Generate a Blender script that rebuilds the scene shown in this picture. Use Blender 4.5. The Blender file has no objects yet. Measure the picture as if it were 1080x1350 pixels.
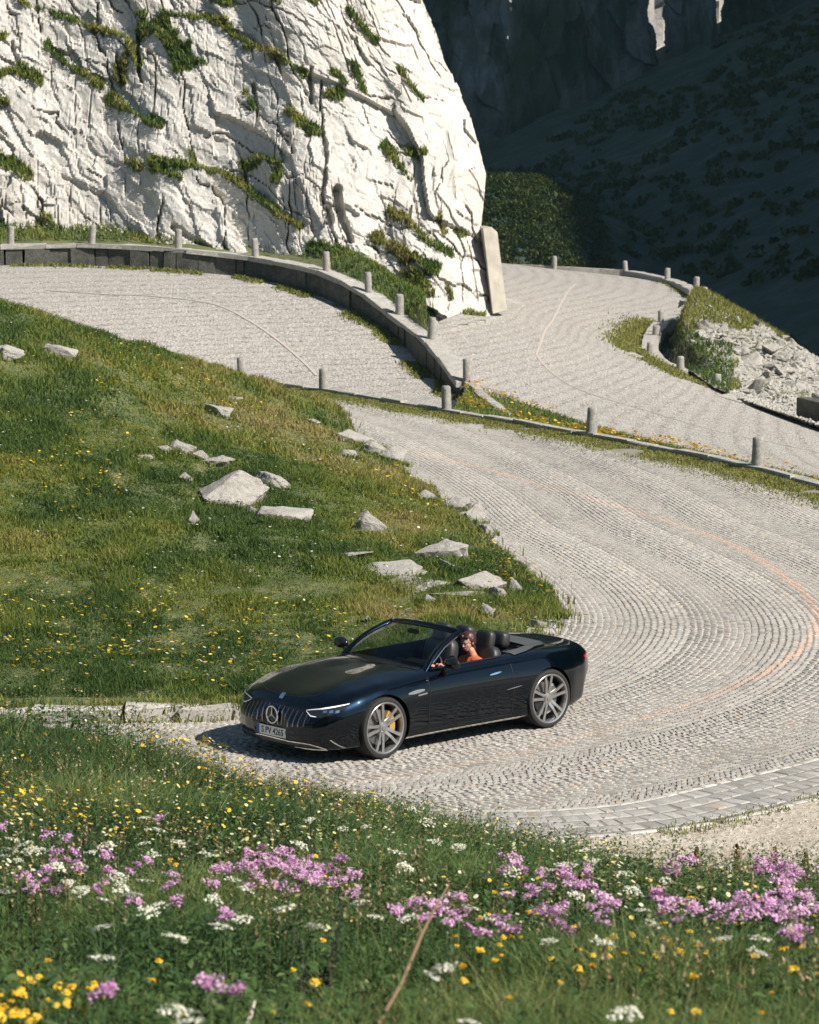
import bpy, bmesh, math, random
import numpy as np
from mathutils import Vector, Matrix
from mathutils.bvhtree import BVHTree
random.seed(7); RNG = np.random.default_rng(7)
SC = bpy.context.scene; COL = SC.collection
R = math.radians
# ------------------------------------------------------------------ camera
FPX, CX, CY, HORIZ, CAMH = 3700.0, 540.0, 675.0, 220.0, 6.8
PITCH = math.atan((CY - HORIZ) / FPX)
FW = np.array([0, math.cos(PITCH), -math.sin(PITCH)]); UP = np.array([0, math.sin(PITCH), math.cos(PITCH)])
def ray(u, v):
    return np.array([(u - CX) / FPX, 0, 0]) - UP * ((v - CY) / FPX) + FW
def P(u, v, y):                      # the point seen at (u, v) at depth y
    d = ray(u, v); p = d * (y / d[1]); p[2] += CAMH; return p
def G(u, v, z=0.0):                  # the point seen at (u, v) at height z
    d = ray(u, v); p = d * ((z - CAMH) / d[2]); p[2] += CAMH; return p
def proj(p):
    p = np.asarray(p, float); w = p - np.array([0, 0, CAMH]); d = w @ FW
    return CX + FPX * w[..., 0] / d, CY - FPX * (w @ UP) / d
def inview(p, m=120):
    u, v = proj(p); return (u > -m) & (u < 1080 + m) & (v > -m) & (v < 1350 + m * 1.5)
cam = bpy.data.cameras.new('camera'); camo = bpy.data.objects.new('camera', cam); COL.objects.link(camo)
camo.location = (0, 0, CAMH); camo.rotation_euler = (math.pi / 2 - PITCH, 0, 0)
cam.sensor_fit = 'HORIZONTAL'; cam.sensor_width = 36; cam.lens = 36 * FPX / 1080; cam.clip_end = 6000; cam.clip_start = .5
SC.camera = camo; cam.dof.use_dof = True; cam.dof.focus_distance = 34; cam.dof.aperture_fstop = 7.5
# ------------------------------------------------------------------ light
SUN_AZ, SUN_EL = R(33), R(41)        # towards the sun: +x, a little towards the viewer
SDIR = np.array([math.cos(SUN_AZ) * math.cos(SUN_EL), -math.sin(SUN_AZ) * math.cos(SUN_EL), math.sin(SUN_EL)])
sun = bpy.data.lights.new('sun', 'SUN'); sun.energy = 5.0; sun.angle = R(.53); sun.color = (1, .94, .85)
suno = bpy.data.objects.new('sun', sun); COL.objects.link(suno)
suno.rotation_euler = Vector(SDIR).to_track_quat('Z', 'Y').to_euler()
w = bpy.data.worlds.new('World'); SC.world = w; w.use_nodes = True
nt = w.node_tree; bg = nt.nodes['Background']
sky = nt.nodes.new('ShaderNodeTexSky'); sky.sky_type = 'NISHITA'; sky.sun_disc = False
sky.sun_elevation = SUN_EL; sky.sun_rotation = math.pi / 2 + SUN_AZ; sky.altitude = 1800
nt.links.new(sky.outputs[0], bg.inputs[0]); bg.inputs[1].default_value = .066
vs = SC.view_settings; vs.view_transform = 'Standard'; vs.look = 'None'; vs.exposure = .88; vs.gamma = 1
SC.render.engine = 'CYCLES'
SC.cycles.max_bounces = 6; SC.cycles.diffuse_bounces = 3; SC.cycles.glossy_bounces = 3; SC.cycles.transmission_bounces = 5
SC.cycles.transparent_max_bounces = 8; SC.cycles.use_denoising = True; SC.cycles.caustics_reflective = False
# ------------------------------------------------------------------ helpers
def tag(o, label=None, cat=None, group=None, kind=None):
    if label: o['label'] = label
    if cat: o['category'] = cat
    if group: o['group'] = group
    if kind: o['kind'] = kind
    return o
def link(name, me, m=None, parent=None):
    o = bpy.data.objects.new(name, me); COL.objects.link(o)
    if m is not None:
        me.materials.clear()
        for x in (m if isinstance(m, (list, tuple)) else [m]): me.materials.append(x)
    if parent is not None: o.parent = parent
    return o
def empty(name, loc=(0, 0, 0), rz=0):
    o = bpy.data.objects.new(name, None); COL.objects.link(o); o.location = loc; o.rotation_euler = (0, 0, rz)
    o.empty_display_size = .1; return o
def meshnp(name, V, faces, m=None, parent=None, smooth=False, col=None, midx=None, uv=None):
    """V (n,3); faces: list of int arrays (k, 3|4); col: (n,3|4) per vertex"""
    V = np.asarray(V, np.float32); faces = [np.asarray(f, np.int32) for f in faces if len(f)]
    me = bpy.data.meshes.new(name)
    me.vertices.add(len(V)); me.vertices.foreach_set('co', V.ravel())
    lt = np.concatenate([np.full(len(f), f.shape[1], np.int32) for f in faces])
    ls = np.concatenate([[0], np.cumsum(lt)[:-1]]).astype(np.int32)
    lv = np.concatenate([f.ravel() for f in faces])
    me.loops.add(len(lv)); me.polygons.add(len(lt))
    me.polygons.foreach_set('loop_start', ls); me.polygons.foreach_set('loop_total', lt)
    me.loops.foreach_set('vertex_index', lv)
    me.polygons.foreach_set('use_smooth', np.full(len(lt), smooth))
    if midx is not None: me.polygons.foreach_set('material_index', np.asarray(midx, np.int32))
    me.update(calc_edges=True)
    if col is not None:
        c = np.ones((len(V), 4), np.float32); c[:, :np.shape(col)[1]] = col
        a = me.color_attributes.new('Col', 'FLOAT_COLOR', 'POINT'); a.data.foreach_set('color', c.ravel())
    return link(name, me, m, parent)
def gridfaces(n, m, off=0, wrap=False):
    i = np.arange(n - 1)[:, None]; j = np.arange(m if wrap else m - 1)[None, :]; j2 = (j + 1) % m
    return np.stack([(i * m + j), ((i + 1) * m + j), ((i + 1) * m + j2), (i * m + j2)], -1).reshape(-1, 4) + off
def bmobj(name, bm, m, parent=None, smooth=False, sharp=None):
    me = bpy.data.meshes.new(name); bm.normal_update(); bm.to_mesh(me); bm.free()
    if smooth: me.polygons.foreach_set('use_smooth', np.ones(len(me.polygons), bool))
    if sharp: me.set_sharp_from_angle(angle=R(sharp))
    me.update(); return link(name, me, m, parent)
def copy_tree(o, parent=None):
    c = o.copy(); COL.objects.link(c); c.parent = parent
    for ch in list(o.children): copy_tree(ch, c)
    return c
def hash2(ix, iy, s):
    h = (ix.astype(np.int64) * 374761393 + iy.astype(np.int64) * 668265263 + s * 2147483647 + 974711) & 0xffffffff
    h = ((h ^ (h >> 13)) * 1274126177) & 0xffffffff; h = ((h ^ (h >> 16)) * 2246822519) & 0xffffffff
    return ((h ^ (h >> 15)) & 0xffffff) / float(0x1000000)
def vnoise(x, y, s=0):
    x = np.asarray(x, float); y = np.asarray(y, float); ix = np.floor(x); iy = np.floor(y); fx = x - ix; fy = y - iy
    fx = fx * fx * (3 - 2 * fx); fy = fy * fy * (3 - 2 * fy); h = lambda a, b: hash2(ix + a, iy + b, s)
    return (h(0, 0) * (1 - fx) + h(1, 0) * fx) * (1 - fy) + (h(0, 1) * (1 - fx) + h(1, 1) * fx) * fy
def fbm(x, y, s=0, o=4, g=.5):
    r = 0; a = 1; t = 0
    for k in range(o):
        r = r + a * vnoise(x * 2 ** k + 17.3 * k, y * 2 ** k - 9.1 * k, s + k); t += a; a *= g
    return r / t
def worley(x, y, s=0):
    """faceted cells: returns (cell value, tilted plane, f2-f1)"""
    x = np.asarray(x, float); y = np.asarray(y, float); ix = np.floor(x); iy = np.floor(y)
    d1 = np.full(x.shape, 9.); d2 = d1.copy(); h = np.zeros(x.shape); tl = np.zeros(x.shape)
    for a in (-1, 0, 1):
        for b in (-1, 0, 1):
            cx = ix + a; cy = iy + b
            px = cx + .1 + .8 * hash2(cx, cy, s); py = cy + .1 + .8 * hash2(cx, cy, s + 1)
            dx = x - px; dy = y - py; d = np.maximum(np.abs(dx), np.abs(dy)) * .6 + np.hypot(dx, dy) * .4
            n = d < d1
            d2 = np.where(n, d1, np.minimum(d2, d)); d1 = np.where(n, d, d1)
            h = np.where(n, hash2(cx, cy, s + 2), h)
            tl = np.where(n, (hash2(cx, cy, s + 3) - .5) * dx + (hash2(cx, cy, s + 4) - .5) * dy, tl)
    return h, tl, d2 - d1
class TPS:
    """thin plate height surface through scattered points"""
    def __init__(s, pts, lam=.01):
        p = np.asarray(pts, float); s.c = p[:, :2].copy(); n = len(p); s.o = s.c.mean(0); s.k = s.c.std()
        q = (s.c - s.o) / s.k; s.q = q; r2 = ((q[:, None] - q[None]) ** 2).sum(-1)
        K = .5 * r2 * np.log(r2 + 1e-12) + lam * np.eye(n); T = np.hstack([np.ones((n, 1)), q])
        A = np.block([[K, T], [T.T, np.zeros((3, 3))]])
        s.w = np.linalg.solve(A, np.concatenate([p[:, 2], np.zeros(3)]))
    def __call__(s, x, y):
        x = np.asarray(x, float); sh = x.shape; q = (np.stack([x.ravel(), np.asarray(y, float).ravel()], 1) - s.o) / s.k
        out = np.empty(len(q))
        for a in range(0, len(q), 40000):
            qq = q[a:a + 40000]; r2 = ((qq[:, None] - s.q[None]) ** 2).sum(-1)
            out[a:a + 40000] = (.5 * r2 * np.log(r2 + 1e-12)) @ s.w[:-3] + s.w[-3] + qq @ s.w[-2:]
        return out.reshape(sh)
def hit(fn, u, v, y0=8, y1=170, n=900):       # where the line of sight (u, v) meets the surface fn(x, y)
    d = ray(u, v); ys = np.linspace(y0, y1, n); x = d[0] * ys / d[1]; z = CAMH + d[2] * ys / d[1]
    b = np.nonzero(z < fn(x, ys))[0]
    if not len(b): return None
    k = b[0]; return np.array([x[k], ys[k], float(fn(x[k:k + 1], ys[k:k + 1])[0])])
def spline(pts, n):                            # Catmull-Rom through pts, n samples evenly spaced by length
    p = np.asarray(pts, float); p = np.vstack([2 * p[0] - p[1], p, 2 * p[-1] - p[-2]]); o = []
    for i in range(1, len(p) - 2):
        t = np.linspace(0, 1, 30, endpoint=False)[:, None]; a, b, c, d = p[i - 1:i + 3]
        o.append(.5 * (2 * b + (c - a) * t + (2 * a - 5 * b + 4 * c - d) * t ** 2 + (3 * b - a - 3 * c + d) * t ** 3))
    o = np.vstack(o + [p[-2:-1]]); return resample(o, n)
def resample(o, n):
    o = np.asarray(o, float); L = np.concatenate([[0], np.cumsum(np.linalg.norm(np.diff(o, axis=0), axis=1))])
    s = np.linspace(0, L[-1], n); return np.stack([np.interp(s, L, o[:, k]) for k in range(o.shape[1])], 1)
def inpoly(x, y, poly):
    x = np.asarray(x); y = np.asarray(y); r = np.zeros(x.shape, bool); p = np.asarray(poly)[:, :2]; n = len(p)
    for i in range(n):
        x1, y1 = p[i]; x2, y2 = p[(i + 1) % n]
        c = ((y1 > y) != (y2 > y)) & (x < (x2 - x1) * (y - y1) / (y2 - y1 + 1e-12) + x1); r ^= c
    return r
def polydist(x, y, line):
    x = np.asarray(x, float); y = np.asarray(y, float); best = np.full(x.shape, 1e9); p = np.asarray(line)[:, :2]
    for a, b in zip(p[:-1], p[1:]):
        d = b - a; t = np.clip(((x - a[0]) * d[0] + (y - a[1]) * d[1]) / (d @ d + 1e-12), 0, 1)
        best = np.minimum(best, np.hypot(x - a[0] - t * d[0], y - a[1] - t * d[1]))
    return best
def smoothstep(a, b, x):
    t = np.clip((np.asarray(x, float) - a) / (b - a), 0, 1); return t * t * (3 - 2 * t)
# ------------------------------------------------------------------ materials
class Mat:
    def __init__(s, name, color=(.5, .5, .5), rough=.6, **kw):
        s.m = bpy.data.materials.new(name); s.m.use_nodes = True; s.t = s.m.node_tree; s.b = s.t.nodes['Principled BSDF']
        s.set(color, rough, **kw)
    def set(s, color, rough, **kw):
        s.b.inputs['Base Color'].default_value = (*color, 1); s.b.inputs['Roughness'].default_value = rough
        for k, v in kw.items(): s.b.inputs[k.replace('_', ' ')].default_value = v
    def n(s, typ, **kw):
        o = s.t.nodes.new('ShaderNode' + typ)
        for k, v in kw.items():
            if k in o.inputs.keys() or k.replace('_', ' ') in o.inputs.keys(): s.inp(o, k if k in o.inputs.keys() else k.replace('_', ' '), v)
            else: setattr(o, k, v)
        return o
    def inp(s, o, k, v):
        if isinstance(v, bpy.types.NodeSocket): s.t.links.new(v, o.inputs[k])
        else: o.inputs[k].default_value = v
    def tex(s): return s.n('TexCoord').outputs['Object']
    def noise(s, scale, detail=4, vec=None, rough=.55, dist=0):
        o = s.n('TexNoise', Scale=scale, Detail=detail, Roughness=rough, Distortion=dist); s.t.links.new(vec or s.tex(), o.inputs['Vector']); return o.outputs['Fac']
    def scalev(s, v, sc):
        o = s.n('Mapping'); s.t.links.new(v, o.inputs['Vector']); o.inputs['Scale'].default_value = sc; return o.outputs[0]
    def ramp(s, fac, stops):
        o = s.n('ValToRGB'); s.t.links.new(fac, o.inputs[0]); e = o.color_ramp.elements
        while len(e) < len(stops): e.new(.5)
        for el, (p, c) in zip(e, stops): el.position = p; el.color = (*c, 1) if len(c) == 3 else c
        return o.outputs[0]
    def mix(s, f, a, b, mode='MIX'):
        o = s.n('Mix', data_type='RGBA', blend_type=mode)
        for i, v in ((0, f), (6, a), (7, b)):
            if isinstance(v, bpy.types.NodeSocket): s.t.links.new(v, o.inputs[i])
            else: o.inputs[i].default_value = v if i == 0 else (*v, 1)
        return o.outputs[2]
    def attr(s, name='Col'):
        o = s.n('Attribute'); o.attribute_name = name; return o.outputs['Color']
    def color(s, sock): s.t.links.new(sock, s.b.inputs['Base Color'])
    def rough(s, sock): s.t.links.new(sock, s.b.inputs['Roughness'])
    def bump(s, h, strength=.5, dist=.02):
        o = s.n('Bump', Strength=strength, Distance=dist); s.t.links.new(h, o.inputs['Height'])
        prev = s.b.inputs['Normal'].links
        if prev: s.t.links.new(prev[0].from_socket, o.inputs['Normal'])
        s.t.links.new(o.outputs[0], s.b.inputs['Normal'])
    def translucent(s, f, colsock):
        tr = s.n('BsdfTranslucent'); s.t.links.new(colsock, tr.inputs[0]); mx = s.n('MixShader'); mx.inputs[0].default_value = f
        out = s.t.nodes['Material Output']; s.t.links.new(s.b.outputs[0], mx.inputs[1]); s.t.links.new(tr.outputs[0], mx.inputs[2]); s.t.links.new(mx.outputs[0], out.inputs[0])
def granite(name, a, b, scale=6, rough=.85, speck=True, bump=.4):
    m = Mat(name, rough=rough); c = m.ramp(m.noise(scale, 6), [(.3, a), (.7, b)])
    if speck: c = m.mix(m.ramp(m.noise(scale * 9, 3), [(.38, (1, 1, 1)), (.5, (0, 0, 0))]), c, tuple(x * .55 for x in a))
    m.color(c); m.bump(m.noise(scale * 4, 6), bump, .02); return m.m
leaf = Mat('leaf', rough=.55); _c = leaf.attr(); leaf.color(_c); leaf.b.inputs['Specular IOR Level'].default_value = .25; leaf.translucent(.34, _c); LEAF = leaf.m
pet = Mat('petal', rough=.6); _c = pet.attr(); pet.color(_c); pet.translucent(.3, _c); PETAL = pet.m
def rocksurf(name, base, scale=1.0, lichen=.35):
    m = Mat(name, rough=.9); v = m.tex()
    c = m.ramp(m.noise(.7 * scale, 8, v, .65), [(.3, tuple(x * .78 for x in base)), (.55, base), (.75, tuple(min(1, x * 1.12) for x in base))])
    st = m.noise(2.2 * scale, 6, m.scalev(v, (1, 1, .18)), .7)
    c = m.mix(m.ramp(st, [(.56, (0, 0, 0)), (.72, (.45,) * 3)]), c, (base[0] * .52, base[1] * .54, base[2] * .5))
    c = m.mix(m.ramp(m.noise(5 * scale, 5, v), [(.58, (0, 0, 0)), (.7, (lichen,) * 3)]), c, (.16, .155, .12))
    m.color(c); m.bump(m.noise(3 * scale, 9, v, .7), .9, .12 / scale); m.bump(m.noise(14 * scale, 6, v, .6), .5, .03 / scale); return m.m
ROCK = rocksurf('pale_gneiss', (.53, .50, .46)); ROCK2 = rocksurf('boulder_gneiss', (.34, .32, .285), 2.2, .8)
# ------------------------------------------------------------------ grass
def blades(pts, h, wd, col, lean=.35, up=None, seg=2, colvar=.25):
    """pts (n,3), h (n), wd (n), col (n,3) -> verts, faces, colours of bent blades"""
    n = len(pts); az = RNG.uniform(0, 2 * np.pi, n); fa = RNG.uniform(0, 2 * np.pi, n)
    l = RNG.uniform(.1, 1, n) * lean * h; d = np.stack([np.cos(az), np.sin(az), np.zeros(n)], 1)
    s = np.stack([np.cos(fa), np.sin(fa), np.zeros(n)], 1) * (wd / 2)[:, None]; z = np.array([0, 0, 1.])
    c = col * (1 + RNG.uniform(-colvar, colvar, (n, 1))); V = []; C = []
    ts = np.linspace(0, 1, seg + 1)
    for k, t in enumerate(ts[:-1]):
        q = pts + z * (h * (t - .25 * t * t))[:, None] + d * (l * t * t)[:, None]; ww = s * (1 - .45 * t)
        V += [q - ww, q + ww]; C += [c, c]
    V.append(pts + z * (h * .75)[:, None] + d * l[:, None]); C.append(c)
    k = 2 * seg + 1; V = np.stack(V, 1).reshape(-1, 3); C = np.stack(C, 1).reshape(-1, 3); b = (np.arange(n) * k)[:, None]
    F = [b + np.array([[2 * i, 2 * i + 1, 2 * i + 3, 2 * i + 2]]) for i in range(seg - 1)]
    F4 = np.concatenate(F) if F else np.zeros((0, 4), int)
    return V, F4, b + np.array([[2 * seg - 2, 2 * seg - 1, 2 * seg]]), np.clip(C, 0, 1)
def joinparts(parts):
    V = []; F = {3: [], 4: []}; C = []; o = 0
    for v, f4, f3, c in parts:
        V.append(v); C.append(c)
        if len(f4): F[4].append(f4 + o)
        if len(f3): F[3].append(f3 + o)
        o += len(v)
    return np.vstack(V), [np.vstack(x) for x in (F[4], F[3]) if x], np.vstack(C)
def palette(t, cols):
    cols = np.asarray(cols); t = np.clip(t, 0, .9999) * (len(cols) - 1); i = t.astype(int); f = (t - i)[:, None]
    return cols[i] * (1 - f) + cols[i + 1] * f
GREENS = [(.050, .090, .020), (.085, .130, .026), (.140, .172, .032), (.205, .205, .046), (.27, .225, .08)]
def discs(pts, r, nrm_tilt, col, k=6, cup=.0):
    """small k-gon flowers facing roughly up"""
    n = len(pts); a = RNG.uniform(0, 6.28, (n, 1)) + np.arange(k) * 2 * np.pi / k
    tx = RNG.normal(0, nrm_tilt, (n, 1)); ty = RNG.normal(-.25, nrm_tilt, (n, 1)); rr = np.asarray(r).reshape(-1, 1) * np.ones((n, k))
    x = np.cos(a) * rr; y = np.sin(a) * rr; z = -x * tx - y * ty * -1 + cup * rr
    rim = np.stack([pts[:, :1] + x, pts[:, 1:2] + y, pts[:, 2:] + z], -1)
    V = np.concatenate([pts[:, None], rim], 1).reshape(-1, 3); b = (np.arange(n) * (k + 1))[:, None, None]
    j = np.arange(k); F = np.stack([np.zeros(k, int), 1 + j, 1 + (j + 1) % k], 1)[None] + b
    return V, np.zeros((0, 4), int), F.reshape(-1, 3), np.repeat(col, k + 1, 0)
# ================================================================== ROADS AND GROUND
inA = spline([(-30, 34.4), (-16, 34.1), (-9, 34.0), (-4.8, 34.0), (-2, 34.3), (0, 35.8), (1.5, 38.3), (2.25, 41.5), (2.2, 45), (1.6, 49), (.8, 53), (.1, 59), (-1.0, 65.5), (-2.6, 73), (-5.5, 82), (-9, 90), (-13, 98)], 700)
outA = spline([(-30, 28.6), (-16, 28.6), (-6, 28.9), (-2, 28.4), (.8, 28.0), (2.7, 28.4), (4.3, 29.7), (6.5, 32.2), (9.0, 37), (10.4, 43), (10.6, 50), (9.7, 56), (8.7, 59.9), (7.8, 63.2), (4.6, 70.9), (1.03, 78.1), (-2.6, 85.3), (-5.3, 89.2), (-10, 95), (-13, 98)], 700)
polyA = np.vstack([inA, outA[::-1]])
kerbline = outA[np.argmin(np.hypot(outA[:, 0] - 9.7, outA[:, 1] - 56)):]       # the kerb the bollards stand on
lineA = spline([G(u, v)[:2] for u, v in [(250, 1052), (400, 1035), (490, 1025), (600, 1010), (750, 975), (900, 930), (985, 897), (1040, 868), (1070, 838), (1078, 812), (1060, 782), (1030, 757), (1000, 736), (950, 711), (850, 678), (750, 649), (650, 621), (580, 603), (500, 585)]], 400)
dirt = Mat('joint_dirt', rough=1); dirt.color(dirt.ramp(dirt.noise(3, 6), [(.3, (.15, .133, .107)), (.7, (.24, .22, .185))])); DIRT = dirt.m
# --- bed of the road (also the retaining edge below the kerb)
n = 260; a_ = resample(inA, n); b_ = resample(outA, n)
# pair inner and outer points by their turning so that the ribs do not cross
tt = np.linspace(0, 1, 14)
V = []
for t in tt: V.append(np.column_stack([a_ * (1 - t) + b_ * t, np.full(n, -.0085)]))
V.append(np.column_stack([b_, np.full(n, -4.)]))
tag(meshnp('road_bed', np.vstack(V), [gridfaces(15, n)], DIRT), kind='structure')
# --- setts laid in segmental arcs, every stone real
def setts():
    d = np.gradient(inA, axis=0); d /= np.linalg.norm(d, axis=1)[:, None]; N = np.stack([d[:, 1], -d[:, 0]], 1)
    for _ in range(60):
        N[1:-1] = (N[:-2] + N[1:-1] * 2 + N[2:]) / 4
    N /= np.linalg.norm(N, axis=1)[:, None]
    cen = []; ang = []; siz = []
    W = 1.9; nst = 19; pw = W / nst
    for j in range(8):
        tj = (j + .5) * W + .05; Q = inA + N * tj
        L = np.concatenate([[0], np.cumsum(np.linalg.norm(np.diff(Q, axis=0), axis=1))]); pitch = .097
        rows = np.arange(0, L[-1], pitch); off = (j % 2) * .5 * pitch
        for i in range(nst):
            t = (i + .5 - nst / 2) * pw; l = rows + off + .46 * (1 - (2 * t / W) ** 2) * (1 if True else -1)
            l = l + RNG.normal(0, .012, len(l)); l = l[l < L[-1] - .3]
            s = np.interp(l, L, np.arange(len(L))); k = s.astype(int); f = (s - k)[:, None]
            k1 = np.minimum(k + 1, len(L) - 1); base = inA[k] * (1 - f) + inA[k1] * f; nn = N[k] * (1 - f) + N[k1] * f
            p = base + nn * (tj + t) + RNG.normal(0, .006, (len(l), 2))
            slope = -.46 * 8 * t / W / W                       # the arc's own turn
            an = np.arctan2(nn[:, 1], nn[:, 0]) - np.arctan(slope) * 1.0
            cen.append(p); ang.append(an); siz.append(np.stack([np.full(len(l), pw / max(.6, math.cos(math.atan(slope))) * .5), np.full(len(l), pitch * .5 * math.cos(math.atan(slope)))], 1))
    cen = np.vstack(cen); ang = np.concatenate(ang); siz = np.vstack(siz)
    near = cen[:, 1] < 50
    do = np.where(cen[:, 1] < 48, polydist(cen[:, 0], cen[:, 1], outA), 9)
    dk = np.where(cen[:, 1] > 48, polydist(cen[:, 0], cen[:, 1], kerbline), 9)
    ok = inpoly(cen[:, 0], cen[:, 1], polyA) & (do > 1.30) & (dk > .55 + 1.1 * vnoise(cen[:, 0] * .7, cen[:, 1] * .7, 5))
    # the gutter of larger stones along the outer near edge
    g = outA[(outA[:, 1] < 47)]; g = resample(g, 2000); L = np.concatenate([[0], np.cumsum(np.linalg.norm(np.diff(g, axis=0), axis=1))])
    dd = np.gradient(g, axis=0); dd /= np.linalg.norm(dd, axis=1)[:, None]; nn = np.stack([-dd[:, 1], dd[:, 0]], 1)
    C2 = [cen[ok]]; A2 = [ang[ok]]; S2 = [siz[ok]]; T2 = [np.zeros(ok.sum())]
    for t, wt, pl, kind in ((1.25, .08, .23, 1), (1.08, .25, .17, 2), (.82, .26, .19, 2), (.55, .27, .18, 2), (.28, .26, .21, 2), (.04, .09, .4, 1)):
        l = np.arange(.2 + RNG.uniform(0, pl), L[-1] - .2, pl); l = l + RNG.normal(0, .02, len(l))
        k = np.searchsorted(L, l).clip(0, len(g) - 1); C2.append(g[k] + nn[k] * t); A2.append(np.arctan2(nn[k, 1], nn[k, 0]) + RNG.normal(0, .04, len(k)))
        S2.append(np.tile([wt / 2, pl / 2], (len(k), 1))); T2.append(np.full(len(k), kind))
    cen = np.vstack(C2); ang = np.concatenate(A2); siz = np.vstack(S2); kind = np.concatenate(T2)
    v3 = np.column_stack([cen, np.zeros(len(cen))]); m = inview(v3, 420); cen, ang, siz, kind = cen[m], ang[m], siz[m], kind[m]
    n = len(cen); gap = np.where(kind == 0, .0048, .006); sz = (siz - gap[:, None]) * (1 + RNG.uniform(-.09, .05, (n, 2)))
    h = RNG.normal(0, .0016, n) + .012 * (fbm(cen[:, 0] * .5, cen[:, 1] * .5, 3) - .5); ca, sa = np.cos(ang), np.sin(ang)
    c4 = np.array([(-1, -1), (1, -1), (1, 1), (-1, 1)]); V = np.zeros((n, 9, 3))
    tilt = RNG.normal(0, .02, (n, 2))
    for k in range(4):
        for o, sh, z in ((0, .80, 0.), (4, 1., -.012)):
            lx = c4[k, 0] * sz[:, 0] * sh * (1 + RNG.uniform(-.08, .08, n)); ly = c4[k, 1] * sz[:, 1] * sh * (1 + RNG.uniform(-.08, .08, n))
            V[:, o + k, 0] = cen[:, 0] + lx * ca - ly * sa; V[:, o + k, 1] = cen[:, 1] + lx * sa + ly * ca
            V[:, o + k, 2] = z + h + (lx * tilt[:, 0] + ly * tilt[:, 1] if o == 0 else -.0)
    V[:, 8, :2] = cen; V[:, 8, 2] = h + .006
    b = (np.arange(n) * 9)[:, None]
    F4 = np.concatenate([b + np.array([[4 + k, 4 + (k + 1) % 4, (k + 1) % 4, k]]) for k in range(4)])
    F3 = np.concatenate([b + np.array([[k, (k + 1) % 4, 8]]) for k in range(4)])
    t = np.clip(.5 + .22 * RNG.normal(0, 1, n) + .9 * (fbm(cen[:, 0] * .22, cen[:, 1] * .22, 9) - .5), 0, 1)
    c = palette(t, [(.215, .203, .186), (.30, .281, .253), (.352, .328, .294), (.40, .375, .336)])
    c = np.where((RNG.uniform(0, 1, n) < .06)[:, None], c * np.array([1.05, .93, .82]), c)
    c = np.where((kind == 1)[:, None], np.array([.46, .435, .395]) * (1 + RNG.uniform(-.25, .1, (n, 1))), c)
    c = np.where((kind == 2)[:, None], c * np.array([.98, 1.0, 1.02]), c)
    # worn orange paint on the stones under the line
    dl = polydist(cen[:, 0], cen[:, 1], lineA); wear = np.where(cen[:, 1] < 34, .22, np.where(cen[:, 1] < 37, .34, .52)) * RNG.uniform(.6, 1.1, n)
    wear = np.where((cen[:, 1] > 52), wear * .75, wear)
    f = (np.clip((.10 - dl) / .06, 0, 1) * np.clip(wear, 0, 1))[:, None]
    c = c * (1 - f) + np.array([.60, .335, .215]) * f
    m = Mat('granite_setts', rough=.82); cc = m.attr(); v = m.tex()
    cc = m.mix(m.ramp(m.noise(38, 4, v), [(.35, (.35,) * 3), (.6, (0, 0, 0))]), cc, (.13, .12, .11))
    m.color(cc); m.bump(m.noise(55, 5, v), .3, .006)
    tag(meshnp('cobbled_road', V.reshape(-1, 3), [F4, F3], m.m, col=np.repeat(c, 9, 0)), kind='structure'); print('setts', n)
setts()
# --- patches
def patch(name, fn, poly, m, step=.35, dz=0, noise=0, margin=True, kind='structure', skirt=None):
    p = np.asarray(poly)[:, :2]; x0, y0 = p.min(0); x1, y1 = p.max(0); nx = int((x1 - x0) / step) + 2; ny = int((y1 - y0) / step) + 2
    X, Y = np.meshgrid(np.linspace(x0, x1, nx), np.linspace(y0, y1, ny), indexing='ij'); Z = fn(X, Y) + dz
    if noise: Z = Z + noise * (fbm(X * .9, Y * .9, 21) - .5)
    F = gridfaces(nx, ny); cxy = np.stack([X.ravel(), Y.ravel()], 1)[F].mean(1); F = F[inpoly(cxy[:, 0], cxy[:, 1], p)]
    e = np.sort(np.concatenate([F[:, [0, 1]], F[:, [1, 2]], F[:, [2, 3]], F[:, [3, 0]]]), 1); ue, cnt = np.unique(e, axis=0, return_counts=True)
    rim = np.unique(ue[cnt == 1]); xr = X.ravel(); yr = Y.ravel(); zr = Z.ravel()
    for r in rim:                                     # pull the rim onto the outline
        q = np.array([xr[r], yr[r]]); best = None
        A = p; B = np.roll(p, -1, 0); d = B - A; t = np.clip(((q - A) * d).sum(1) / ((d * d).sum(1) + 1e-9), 0, 1); c = A + d * t[:, None]
        k = np.argmin(((c - q) ** 2).sum(1))
        if np.hypot(*(c[k] - q)) < step * 1.3: xr[r], yr[r] = c[k]
    zr[rim] = fn(xr[rim], yr[rim]) + dz
    V = np.stack([xr, yr, zr], 1); us, inv = np.unique(F, return_inverse=True)
    o = meshnp(name, V[us], [inv.reshape(F.shape)], m, smooth=True); tag(o, kind=kind); return o
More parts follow.
